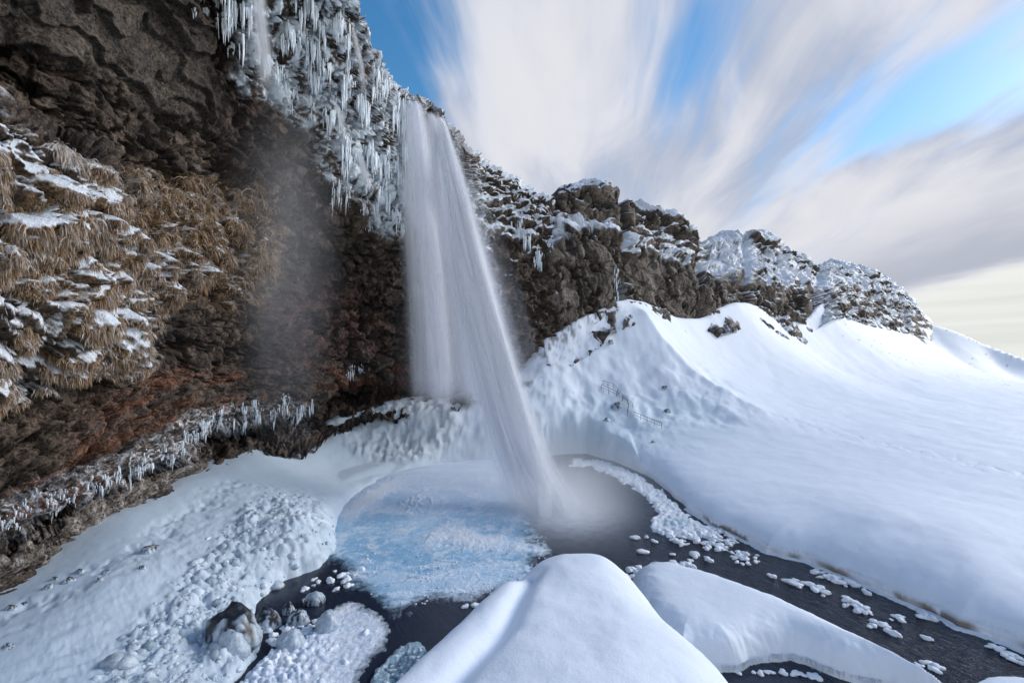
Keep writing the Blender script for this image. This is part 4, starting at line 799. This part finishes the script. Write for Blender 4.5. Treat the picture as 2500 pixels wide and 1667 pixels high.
# ================================================================== ICICLES
def icicle_mesh(k, sides=6, rings=7):
    r = np.random.default_rng(900 + k); t = np.linspace(0, 1, rings); rad = (1 - t) ** .75 * (1 + .22 * r.standard_normal(rings)) ; rad[-1] = .02; rad = np.clip(rad, .02, 1.4)
    ox, oy = np.cumsum(r.standard_normal(rings) * .02), np.cumsum(r.standard_normal(rings) * .02); a = np.linspace(0, 2 * np.pi, sides, endpoint=False)
    V_ = np.stack([rad[:, None] * np.cos(a) + ox[:, None] * 4, rad[:, None] * np.sin(a) + oy[:, None] * 4, -t[:, None] + 0 * a], -1).reshape(-1, 3)
    V_[:sides, 2] += .06
    F_ = [(i * sides + j, i * sides + (j + 1) % sides, (i + 1) * sides + (j + 1) % sides, (i + 1) * sides + j) for i in range(rings - 1) for j in range(sides)]
    me = mesh_from('icicle', V_, np.array(F_)); me.materials.append(M_ICE); return me
ICM = [icicle_mesh(k) for k in range(8)]
def bvh_of(P):
    st = 2; Q = np.ascontiguousarray(P[::st, ::st]); f = grid_faces(*Q.shape[:2]); return BVHTree.FromPolygons([tuple(v) for v in Q.reshape(-1, 3).tolist()], f.tolist())
BL = bvh_of(LQ[: int(LQ.shape[0] * .97), 100:]); BR = bvh_of(RQ)
EYE = Vector((0, 0, CAMZ))
def hit(px, py, bv=None):
    d = Vector((px - CX, F, HY - py)).normalized(); best = None
    for b in ((BL, BR) if bv is None else (bv,)):
        p, n, i, dist = b.ray_cast(EYE, d, 400)
        if p is not None and (best is None or dist < best[2]): best = (p, n if n.dot(d) < 0 else -n, dist)
    return best
def ice_cluster(label, line, count, lpx, spread, rpx=(2.2, 5.0), name='ice_curtain', group='ice hanging on the cliff', out=.15):
    r = RNG; pts = np.array(line, float); seg = np.linalg.norm(np.diff(pts, axis=0), axis=1); cum = np.concatenate([[0], np.cumsum(seg)]); root = None
    for i in range(int(count * 1.8)):
        t = r.random() * cum[-1]; k = min(np.searchsorted(cum, t, side='right') - 1, len(seg) - 1); p = pts[k] + (pts[k + 1] - pts[k]) * (t - cum[k]) / seg[k]
        if i % 9 == 0 or root is None: ctr = p + r.normal(size=2) * np.array(spread) * .5; cl = r.uniform(.45, 1.25); n_in = 0
        n_in += 1; px, py = ctr + r.normal(size=2) * (4.0, 7.0); edge_ = math.exp(-((px - ctr[0]) / 6.0) ** 2)
        h = hit(px, py)
        if h is None: continue
        q = h[0] + h[1] * out; m_ = h[0].y / F
        if root is None: root = tag(empty(name, q), label, 'icicles', group)
        o = bpy.data.objects.new('icicle', ICM[int(r.integers(8))]); COL.objects.link(o); o.parent = root
        o.location = q - root.location; L = .78 * r.uniform(*lpx) * m_ * cl * (.45 + .55 * edge_) * (1.0 if r.random() > .12 else 1.35); rr = r.uniform(*rpx) * m_ * (.30 + .36 * edge_)
        o.scale = (rr, rr * r.uniform(.7, 1), L); o.rotation_euler = (r.normal() * .03, r.normal() * .03, r.uniform(0, 6.28))
    return root
ice_cluster('long thick icicle curtain at the top edge, leftmost of the big ones', [(535,-20),(560,40),(600,70)], 75, (50, 110), (26, 60), (3, 7))
ice_cluster('few short icicles at the top edge left of the long curtain', [(462,-10),(500,5),(520,10)], 14, (20, 50), (10, 20), (1.8, 3.5))
ice_cluster('icicles hanging below the slanting ledge right of the long curtain', [(604,116),(640,140),(672,172),(690,190)], 45, (25, 65), (12, 18), (2, 4.5))
ice_cluster('broad white ice fall at the top edge left of the skyline', [(755,-30),(770,40),(792,110)], 75, (40, 90), (34, 50), (3, 7))
ice_cluster('pointed ice tongue between the two top cascades', [(702,40),(708,80),(705,110)], 30, (30, 60), (16, 20), (2.5, 5))
ice_cluster('frosted icicles along the upper slanting ice shelf', [(718,80),(750,110),(790,150),(800,170)], 60, (22, 50), (22, 24), (2.2, 5))
ice_cluster('frosted icicles along the lower slanting ice shelf', [(740,165),(775,195),(805,240),(808,300)], 60, (22, 55), (22, 24), (2.2, 5))
ice_cluster('narrow ice columns close under the skyline', [(820,40),(850,110),(870,170)], 50, (35, 80), (18, 40), (2.2, 5))
ice_cluster('row of icicles in the middle of the icy wall', [(840,190),(870,230),(900,260)], 60, (30, 80), (24, 40), (2.2, 5))
ice_cluster('icicles hung from the snowy shoulder left of the fall', [(900,160),(940,200),(975,250)], 60, (25, 65), (18, 26), (2.2, 5))
ice_cluster('tall clear icicles right beside the falling water', [(975,260),(985,320),(990,390)], 45, (35, 95), (14, 40), (2.4, 6))
ice_cluster('icicles under the frozen hollow with the short cascade', [(832,330),(845,370),(868,400)], 40, (25, 60), (16, 20), (2.2, 4.6))
ice_cluster('big blue white ice shelf with icicles left of the fall', [(880,340),(920,375),(960,410),(990,430)], 80, (30, 75), (20, 26), (2.8, 7))
ice_cluster('icicles along the frozen rib that drops to the cave roof', [(930,440),(952,480),(960,520),(990,545)], 50, (22, 55), (16, 26), (2.2, 5))
ice_cluster('sparse fringe of thin icicles along the cave roof', [(796,450),(840,470),(880,490),(920,500)], 70, (18, 48), (26, 40), (1.4, 2.8))
ice_cluster('short icicles behind the thin veil of the fall', [(1010,330),(1060,400),(1100,470),(1080,540)], 50, (25, 60), (30, 50), (2.4, 5))
ice_cluster('thin icicles low on the shaded wall above the cave', [(690,170),(730,230),(760,270)], 40, (18, 45), (24, 40), (1.5, 3))
ice_cluster('tiny icicle row above the dark cave slot', [(842,915),(862,908),(888,893)], 22, (10, 24), (4, 5), (1.2, 2.2))
ice_cluster('icicles on the brown wall right of the fall', [(1255,540),(1270,560),(1282,600)], 26, (22, 60), (14, 20), (2, 4))
ice_cluster('rime icicles under the snowy bench right of the fall', [(1290,610),(1310,625),(1325,640)], 26, (16, 45), (10, 16), (2, 4))
ice_cluster('frozen trickle in the gully behind the snow cone', [(1502,655),(1508,690),(1510,715)], 16, (25, 45), (5, 12), (2, 4))
ice_cluster('short icicles in the snow gully beside the rock knob', [(1335,590),(1350,600)], 10, (18, 42), (12, 10), (1.6, 3))
ice_cluster('white fringe of icicles along the lip of the left overhang', [(215,1192),(300,1160),(380,1120),(450,1080),(500,1040),(535,1005)], 230, (9, 30), (12, 22), (1.6, 3.4))
ice_cluster('white fringe of icicles under the overhang at the left edge', [(5,1268),(60,1250),(130,1220),(215,1190)], 110, (9, 26), (12, 22), (1.6, 3.4))
ice_cluster('rime icicles hanging in the low cave mouth', [(560,1030),(620,1000),(690,990),(735,1005)], 90, (16, 44), (24, 22), (1.6, 3.6))
# icicles along the near edge of the islet
r0 = tag(empty('icicle_row', tuple(W(1950, 1600, 18.4))), 'row of small icicles under the edge of the snow islet', 'icicles')
epx = np.array([(1760,1632),(1800,1630),(1830,1616),(1880,1604),(1930,1602),(1962,1612),(2010,1632),(2070,1650),(2150,1668)])
for i in range(120):
    t = RNG.random() * (len(epx) - 1); k = int(t); p = epx[k] + (epx[min(k + 1, len(epx) - 1)] - epx[k]) * (t - k); g = G(p[0], p[1] + 4, .1); 
    o = bpy.data.objects.new('icicle', ICM[i % 8]); COL.objects.link(o); o.parent = r0; o.location = Vector((g[0], g[1] - .08, RNG.uniform(.25, .34))) - r0.location; L = RNG.uniform(.12, .3); o.scale = (.03, .03, L)
print('icicles', time.time() - T0)

# ================================================================== DEAD GRASS hanging on the left wall
def grass(mask, n, length, name, label, width=.022, frostm=None, seed=1):
    r = np.random.default_rng(seed); inside = (mask > .4) & (bpx > -60) & (bpx < 720)
    idx = np.flatnonzero(inside.ravel()); wgt = (LQ[..., 1].ravel()[idx]) ** .5; idx = r.choice(idx, n, p=wgt / wgt.sum())
    P = LQ.reshape(-1, 3)[idx] + r.normal(size=(n, 3)) * .06; N = NQ.reshape(-1, 3)[idx]
    L = length * r.uniform(.35, 1.3, n) * (1 + 1.3 * pn(P[:, 0] * .5, P[:, 1] * .5, P[:, 2] * .5, 17)); side = np.cross(N, [0, 0, 1]); side /= np.linalg.norm(side, axis=1, keepdims=True) + 1e-6
    clump = pn(P[:, 0] * 1.3, P[:, 1] * 1.3, P[:, 2] * 1.3, 7)
    d0 = N * .9 + side * (clump * 1.3 + r.normal(size=n) * .65)[:, None] + np.array([0, 0, 1.]) * (r.normal(size=n) * .2 + .05)[:, None]; d0 /= np.linalg.norm(d0, axis=1, keepdims=True)
    segs = 4; pts = [P]; d_ = d0
    for k in range(segs):
        d_ = d_ + np.array([0, 0, -1.]) * (.55 + .25 * k); d_ = d_ / np.linalg.norm(d_, axis=1, keepdims=True); pts.append(pts[-1] + d_ * (L / segs)[:, None])
    view = P - np.array([0, 0, CAMZ]); ws = np.cross(d0 + np.array([0, 0, -1.]), r.normal(size=(n, 3))); ws /= np.linalg.norm(ws, axis=1, keepdims=True); wd = width * r.uniform(.6, 1.5, n)
    V_ = np.empty((n, 2 * segs + 1, 3)); C_ = np.empty((n, 2 * segs + 1, 3))
    up_ = np.clip(N[:, 2] + .5 + .4 * pn(P[:, 0] * .3, P[:, 1] * .3, P[:, 2] * .3, 9), 0, 1.3)
    base = np.array([.27, .175, .095]) * r.uniform(.55, 1.45, n)[:, None] + np.array([.03, .012, .0]) * r.normal(size=n)[:, None]; fr = np.clip((up_ * .95 + r.normal(size=n) * .35) * (frostm.ravel()[idx] if frostm is not None else .4), 0, 1)
    for k in range(segs + 1):
        taper = 1 - (k / segs) ** 1.5; f = (fr * (.35 + .65 * (k / segs)))[:, None]; col = base * (1 - f) + np.array([.78, .78, .80]) * f
        if k < segs: V_[:, 2 * k] = pts[k] - ws * (wd * taper)[:, None]; V_[:, 2 * k + 1] = pts[k] + ws * (wd * taper)[:, None]; C_[:, 2 * k] = C_[:, 2 * k + 1] = col
        else: V_[:, 2 * k] = pts[k]; C_[:, 2 * k] = col
    o_ = (np.arange(n) * (2 * segs + 1))[:, None]; F_ = []
    for k in range(segs - 1): F_ += [o_ + np.array([2 * k, 2 * k + 1, 2 * k + 3]), o_ + np.array([2 * k, 2 * k + 3, 2 * k + 2])]
    F_ += [o_ + np.array([2 * segs - 2, 2 * segs - 1, 2 * segs])]
    me = mesh_from(name, V_.reshape(-1, 3), np.concatenate(F_), False, np.clip(C_, .01, 1).reshape(-1, 3))
    return tag(link(name, me, M_GRASS), label, 'grass', kind='stuff')
fmask = np.clip(.62 + .9 * sstep(260, 120, bpx) * sstep(950, 760, bpy_) + .5 * sstep(380, 300, bpx), 0, 1)
gpatch = fbm(LQ[..., 0] * .35, LQ[..., 1] * .35, LQ[..., 2] * .35, 3, seed=81)
grass(m_grass * (snowT < .6) * (h1 < .66 + .6 * gpatch) * (gpatch > -.26), 60000, .40, 'hanging_grass', 'dead brown grass with frost hanging over the left cliff wall', .017, fmask, 3)
grass(np.where(h2 < .55, m_tuft, 0), 9000, .8, 'brown_tufts', 'brown grass tufts on the wall right of the frosted turf', .026, .25 + 0 * fmask, 5)
print('grass', time.time() - T0)

# ================================================================== ROCKS AND ICE LUMPS
def ico(sub):
    import bmesh
    bm = bmesh.new(); bmesh.ops.create_icosphere(bm, subdivisions=sub, radius=1); v = np.array([q.co[:] for q in bm.verts]); f = np.array([[q.index for q in fc.verts] for fc in bm.faces]); bm.free(); return v, f
ICO2, ICO3, ICO4 = ico(2), ico(3), ico(4)
def lump_mesh(seed, flat=.6, amp=.32, base=None):
    v, f = base or ICO3; r = np.random.default_rng(seed + 50); rad = np.full(len(v), .55)
    for k in range(7):
        cdir = r.normal(size=3); cdir /= np.linalg.norm(cdir); rad = np.maximum(rad, (.55 + r.uniform(.2, .55) * np.sqrt(np.clip(1 - ((v - cdir) ** 2).sum(1) / r.uniform(.35, .8), 0, 1))))
    n = fbm(v[:, 0] * 2.2 + seed * 3.7, v[:, 1] * 2.2, v[:, 2] * 2.2, 3, .6, seed=seed); v = v * (rad * (1 + amp * n))[:, None]; v[:, 2] *= flat; return v, f
LUMPS = []
for k in range(9):
    v, f = lump_mesh(k, .5 + .25 * (k % 3) / 2); me = mesh_from('ice_lump', v, f); me.materials.append(M_CHUNK); LUMPS.append(me)
CLUST = {}
def lump(px, py, size_px, name, label, group, z=0.02, stretch=None, cat='ice lump', single=False):
    p = G(px, py, z); m_ = p[1] / F; s = size_px * m_ * .5
    o = bpy.data.objects.new(name, LUMPS[int(RNG.integers(len(LUMPS)))]); COL.objects.link(o); o.location = (p[0], p[1], z + s * .12)
    st = stretch if stretch else RNG.uniform(.8, 1.5); o.scale = (s * st, s, s * RNG.uniform(.8, 1.15)); o.rotation_euler = (0, 0, RNG.uniform(0, 6.28) if stretch is None else math.radians(-52) + RNG.normal() * .15)
    if single: return tag(o, label, cat, group)
    if label not in CLUST: CLUST[label] = tag(empty(group[0], o.location.copy()), label, group[1], group[2] if len(group) > 2 else None)
    o.parent = CLUST[label]; o.location = o.location - CLUST[label].location; return o
def scatter(poly, n, size, name, label, group, z=.02):
    p = np.array(poly, float); lo, hi = p.min(0), p.max(0); k = 0
    while k < n:
        q = lo + RNG.random(2) * (hi - lo)
        if sdist(np.array([q[0]]), np.array([q[1]]), poly)[0] > 0: lump(q[0], q[1], RNG.uniform(*size), name, label, group, z); k += 1
scatter([(1690,1290),(1760,1285),(1800,1320),(1780,1345),(1720,1340),(1690,1320)], 60, (9, 24), 'slush_lump', 'raft of packed white slush lumps at the pool outlet', ('slush_raft', 'slush raft'))
scatter([(1620,1300),(1700,1315),(1690,1335),(1640,1330)], 16, (10, 24), 'slush_lump', 'loose white slush lumps left of the outlet raft', ('slush_raft', 'slush raft'))
scatter([(1640,1372),(1690,1368),(1705,1395),(1690,1402),(1650,1388)], 20, (10, 22), 'slush_lump', 'clump of frozen slush behind the tip of the snow islet', ('slush_raft', 'slush raft'))
scatter([(1780,1345),(1850,1355),(1870,1378),(1800,1378)], 24, (9, 22), 'slush_lump', 'small drift of slush below the outlet raft', ('slush_raft', 'slush raft'))
for (px, py, s, lab) in ((1550,1313,22,'lone rounded ice lump in open dark water near the jet'),(1566,1348,26,'lone oval ice lump halfway between the jet and the islet'),(1597,1322,20,'ice lump just left of the outlet raft'),(1578,1311,18,'flat pale ice lump left of the outlet raft'),
        (1695,1357,30,'long ice lump between the outlet raft and the islet'),(1730,1368,26,'ice lump beside the long one above the islet'),(1642,1354,16,'small ice lump above the islet tip'),(2115,1447,26,'single oval ice lump in the middle of the stream'),(2010,1398,14,'small dark edged ice lump near the upper stream'),
        (1885,1408,28,'ice lump near the middle of the upper stream'),(2405,1545,22,'pale ice lump in the stream at the right edge'),(2260,1558,22,'ice lump low in the stream above the islet end')):
    lump(px, py, s, 'ice_lump', lab, 'single ice lumps in the stream', single=True)
for line, n, lab, grp in (([(1930,1420),(1990,1432),(2015,1448)], 16, 'elongated white ice drift in mid stream', ('ice_drift', 'ice drift', 'ice drifts in the stream')), ([(1990,1395),(2030,1412),(2085,1428)], 26, 'broken white ice drift just off the right bank', ('ice_drift', 'ice drift', 'ice drifts in the stream')),
                     ([(2050,1455),(2075,1475),(2110,1490),(2130,1500)], 16, 'chain of small ice pieces below the oval lump', ('ice_drift', 'ice drift', 'ice drifts in the stream')), ([(2130,1520),(2160,1535),(2180,1548)], 9, 'white ice streak low in the stream near the islet', ('ice_drift', 'ice drift', 'ice drifts in the stream')),
                     ([(2240,1495),(2275,1508)], 9, 'short ice drift near the right bank further down', ('ice_drift', 'ice drift', 'ice drifts in the stream')), ([(2180,1505),(2200,1512)], 5, 'tiny ice drift left of the short one near the bank', ('ice_drift', 'ice drift', 'ice drifts in the stream')), ([(2420,1575),(2460,1600),(2500,1625)], 14, 'long ice drift at the lower right edge of the stream', ('ice_drift', 'ice drift', 'ice drifts in the stream')),
                     ([(2240,1620),(2280,1632)], 6, 'small ice drift behind the far end of the islet', ('ice_drift', 'ice drift', 'ice drifts in the stream')), ([(1740,1622),(1800,1640),(1900,1642),(1995,1650)], 16, 'scattered ice pieces below the icicle edge of the islet', ('ice_drift', 'ice drift', 'ice drifts in the stream'))):
    L = np.array(line, float)
    for i in range(n):
        t = RNG.random() * (len(L) - 1); k = int(t); p = L[k] + (L[k + 1] - L[k]) * (t - k) + RNG.normal(size=2) * (7, 4); lump(p[0], p[1], RNG.uniform(9, 26), 'ice_lump', lab, grp, stretch=RNG.uniform(1.0, 1.9) if i % 3 == 0 else None)
scatter([(1330,1400),(1340,1420),(1230,1460),(1210,1450)], 26, (10, 26), 'ice_lump', 'ice lumps packed along the left foot of the snow ridge', ('ice_heap', 'ice heap'))
for i in range(16):
    lump(1200 + RNG.normal() * 22, 1492 + RNG.normal() * 20, RNG.uniform(14, 34), 'ice_lump', 'heap of knobbly ice beside the deep dark water', ('ice_heap', 'ice heap'))
for i in range(14): lump(1552 + RNG.normal() * 16, 1392 + RNG.normal() * 7, RNG.uniform(12, 26), 'ice_lump', 'grey ice heap between the snow ridge and the islet', ('ice_heap', 'ice heap'))
for i in range(22): lump(*( (818, 1425) + RNG.normal(size=2) * (26, 18)), RNG.uniform(10, 26), 'ice_lump', 'loose ice heap at the left edge of the blue ice', ('ice_heap', 'ice heap'))
for i in range(40): lump(*( (740, 1555) + RNG.normal(size=2) * (50, 26)), RNG.uniform(10, 30), 'ice_lump', 'crust of round ice knobs among the dark rocks', ('ice_heap', 'ice heap'))
# small white crumbs strewn over the blue ice: nobody could count them
v, f = ICO2; ico1 = ico(1) if len(ico(1)[0]) > 12 else ico(2); cv, cf, k = [], [], 0
for i in range(900):
    q = (RNG.uniform(850, 1370), RNG.uniform(1300, 1490)); 
    if sdist(np.array([q[0]]), np.array([q[1]]), MAIN_PX)[0] < 6: continue
    if pn(q[0] * .012, q[1] * .02, 0, 33) < RNG.uniform(-.25, .25): continue
    p = G(*q, .04); s = RNG.uniform(.015, .055); cv.append(ico1[0] * s * [1.2, 1, .8] + [p[0], p[1], .07]); cf.append(ico1[1] + len(ico1[0]) * k); k += 1
tag(link('ice_crumbs', mesh_from('ice_crumbs', np.concatenate(cv), np.concatenate(cf)), M_CHUNK), 'white ice crumbs strewn over the blue pool ice', 'ice crumbs', kind='stuff')

# lumps of frozen spray over the lower left bank: nobody could count them
N_ = 2600; q_ = np.stack([RNG.uniform(230, 850, N_), RNG.uniform(1235, 1720, N_)], -1); kk = sdist(q_[:, 0], q_[:, 1], POP_PX) + 12 * RNG.normal(size=N_) > 0; q_ = q_[kk]; g_ = G(q_[:, 0], q_[:, 1], .8)
zt = terrain(g_[:, 0].copy(), g_[:, 1].copy())[0]; ok = zt > .12; g_, zt = g_[ok], zt[ok]; szs = np.clip(RNG.lognormal(-2.55, .75, len(zt)), .02, .45)
base_ = [lump_mesh(90 + i, .8, .3, ICO2)[0] for i in range(6)]; bf = ICO2[1]; nb = len(ICO2[0]); pick = RNG.integers(6, size=len(zt)); B_ = np.stack(base_)[pick]; an = RNG.uniform(0, 6.28, len(zt)); ca, sa = np.cos(an), np.sin(an)
vv = np.stack([B_[..., 0] * ca[:, None] - B_[..., 1] * sa[:, None], B_[..., 0] * sa[:, None] + B_[..., 1] * ca[:, None], B_[..., 2]], -1) * szs[:, None, None] + np.stack([g_[:, 0], g_[:, 1], zt - szs * .28], -1)[:, None]
ff = (bf[None] + (np.arange(len(zt)) * nb)[:, None, None]).reshape(-1, 3); M_SPRAY = mat_col('frozen spray', .45, .6, .05, 12.0); cs_ = (np.array([.28, .36, .42]) + (np.array([.70, .78, .86]) - np.array([.28, .36, .42])) * np.clip(RNG.normal(.55, .3, len(zt)), 0, 1)[:, None])[:, None] * np.ones((1, nb, 1))
tag(link('frozen_spray', mesh_from('frozen_spray', vv.reshape(-1, 3), ff, True, cs_.reshape(-1, 3)), M_SPRAY), 'knobbly frozen spray crusting the lower left bank', 'frozen spray', kind='stuff')
def rock(px, py, w_px, h_px, label, z=0.0, seed=1, icef=.5, group=None, depth=.8, name='boulder', dark=(.014, .017, .024), cap=None, peak=0.0):
    """a dark wet boulder with an ice glaze on its lower flank; (px, py) is the middle of its foot"""
    p = G(px, py, z); m_ = p[1] / F; v, f = ICO4; v = v.copy()
    n = fbm(v[:, 0] * .9 + seed * 5.1, v[:, 1] * .9, v[:, 2] * .9, 4, .55, seed=seed, ridged=True); a1, _, i1 = worley(v[:, 0] * 1.1 + seed, v[:, 1] * 1.1, v[:, 2] * 1.1, seed=seed + 3)
    v = v * (1 + .28 * n + .35 * (.55 - a1))[:, None]; v[:, 2] = np.where(v[:, 2] > 0, v[:, 2] * (1 + peak * (1 - np.abs(v[:, 0] + .1))), v[:, 2] * .25)
    v = v / np.array([np.abs(v[:, 0]).max(), np.abs(v[:, 1]).max(), v[:, 2].max()]); gl = fbm(v[:, 0] * 3.5, v[:, 1] * 3.5, v[:, 2] * .6, 4, .6, seed=seed + 9); up_ = v[:, 2] / max(v[:, 2].max(), .1)
    ice = np.clip(sstep(-.10, .10, gl * 1.3 + icef * .5 - (up_ if cap is None else .9 - up_) * .62), 0, 1)
    top_ = v[:, 2] > 0; v[top_] *= (1 + .10 * ice[top_] * (.6 + np.abs(gl[top_])))[:, None]
    c = np.empty(v.shape); c[:] = dark; c += (np.array([.46, .55, .64]) - c) * (ice * .92)[:, None]
    s = np.array([w_px * m_ * .5, w_px * m_ * .5 * depth, h_px * m_ * 1.02]); me = mesh_from(name, v * s, f, True, np.clip(c, .01, 1)); return tag(link(name, me, M_WETROCK, None, (p[0], p[1] + s[1] * .7, z - .05)), label, 'rock', group)
rock(545, 1592, 140, 100, 'large dark boulder draped in ice at the lower left', .35, 3, .45, peak=.05)
rock(548, 1612, 92, 62, 'round ice glazed boulder in front of the large dark boulder', .3, 5, 1.5)
rock(640, 1535, 74, 46, 'flat black boulder right of the large ice draped one', .1, 8, .35)
rock(700, 1500, 30, 30, 'small black rock at the edge of the still dark inlet', 0, 11, .55)
rock(722, 1530, 52, 36, 'dark rock with frosted right side near the inlet', 0, 14, .9)
rock(763, 1478, 50, 30, 'blocky black rock with white frosted rim alone in the inlet', 0, 17, .8, cap=1)
rock(790, 1545, 62, 44, 'rounded snow white rock beside the inlet', .05, 21, 2.4)
rock(700, 1590, 72, 40, 'low snow covered rock among the ice lumps', .1, 23, 2.2)
rock(620, 1552, 40, 20, 'half drowned black rock between the dark boulders', 0, 27, .2)
# dark stones along the trodden path on the left bank
for i, (px, py, s, lab) in enumerate(((190,1400,18,'uppermost small stone by the path on the left bank'),(162,1424,22,'dark stone beside the path hollow'),(130,1418,16,'small stone left of the path hollow'),(112,1440,20,'stone in the snow near the cliff foot'),(352,1352,26,'clump of stones poking out of the snow in mid bank'),(372,1342,18,'stone beside the mid bank clump'),
        (345,1390,16,'lower stone under the mid bank clump'),(255,1400,14,'tiny stone on the left bank between two hollows'),(20,1490,20,'stone at the left edge of the snow bank'),(55,1478,14,'small stone near the left edge stone'),(8,1590,26,'frosted stone at the lower left edge'),(240,1420,16,'rounded stone near the lower hollow'))):
    g = gz_at(px, py, 1.9); pz = max(g.z - .03, .2); rock(px, py, s * 1.3, s * .7, lab, pz, 40 + i, .9, 'stones on the left snow bank', name='stone', dark=(.07, .065, .06))
# rocks showing on the snow cone and the lower slope
for i, (px, py, s, lab) in enumerate(((1540,778,14,'small dark rock near the top of the snow cone'),(1595,765,9,'tiny rock right of the snow cone top'),(1492,838,12,'small rock on the left flank of the snow cone'),(1405,858,12,'dark rock low on the left flank of the snow cone'),(1508,1002,26,'dark rock beside the handrail with snow on its back'),
        (1626,955,18,'rounded rock half buried right of the handrail'),(1632,1010,16,'snow capped stone below the half buried rock'),(1596,1082,10,'thin dark stone in the icy bank by the pool'),(1483,1030,14,'dark slot like rock under the icy hump'))):
    g = gz_at(px, py, 5.0); h = W(px, py, g.y); rock(px, py, s * 1.25, s * .8, lab, g.z - .05, 60 + i, .8, 'rocks on the snow cone', name='stone', dark=(.07, .06, .05))
b = rock(1755, 1108, 95, 46, 'large snow plastered boulder on the flat bank', .9, 77, 2.6, name='boulder', dark=(.25, .26, .27))

# ================================================================== HANDRAIL of the footpath
M_RAIL, t_, b_ = material('grey iron rail'); b_.inputs['Base Color'].default_value = (.10, .10, .115, 1); b_.inputs['Roughness'].default_value = .55; b_.inputs['Metallic'].default_value = .6
def tube(p, q, r, name, parent, org, sides=6):
    p = np.array(p); q = np.array(q); d = q - p; d /= np.linalg.norm(d); a = np.cross(d, [0, 0, 1.0]) if abs(d[2]) < .95 else np.cross(d, [1., 0, 0]); a /= np.linalg.norm(a); b = np.cross(d, a); th = np.linspace(0, 2 * np.pi, sides, endpoint=False)
    ring = r * (np.cos(th)[:, None] * a + np.sin(th)[:, None] * b); V_ = np.concatenate([p + ring, q + ring]) - np.array(org); F_ = [(i, (i + 1) % sides, sides + (i + 1) % sides, sides + i) for i in range(sides)]
    return link(name, mesh_from(name, V_, np.array(F_)), M_RAIL, parent)
def railing(pix, label, h=.75):
    pts = [np.array(gz_at(px, py + 8, 5.0)) for px, py in pix]; root = tag(empty('handrail', tuple(pts[0])), label, 'handrail', 'handrails of the footpath')
    dense = []
    for a, b in zip(pts[:-1], pts[1:]):
        n = max(2, int(np.linalg.norm(b - a) / 1.6)); dense += [a + (b - a) * k / n for k in range(n)]
    dense.append(pts[-1])
    for a in dense: tube(a - [0, 0, .3], a + [0, 0, h], .026, 'post', root, pts[0])
    for a, b in zip(dense[:-1], dense[1:]): tube(a + [0, 0, h], b + [0, 0, h], .032, 'rail', root, pts[0]); tube(a + [0, 0, h * .5], b + [0, 0, h * .5], .02, 'lower_rail', root, pts[0])
railing([(1472,934),(1497,945),(1520,968),(1545,992)], 'upper flight of the iron handrail descending through the snow')
railing([(1468,946),(1505,962),(1535,990),(1532,1010)], 'lower side handrail along the buried steps')
railing([(1548,1012),(1580,1026),(1615,1040)], 'straight iron handrail beside the flat part of the path')
print('done', time.time() - T0)
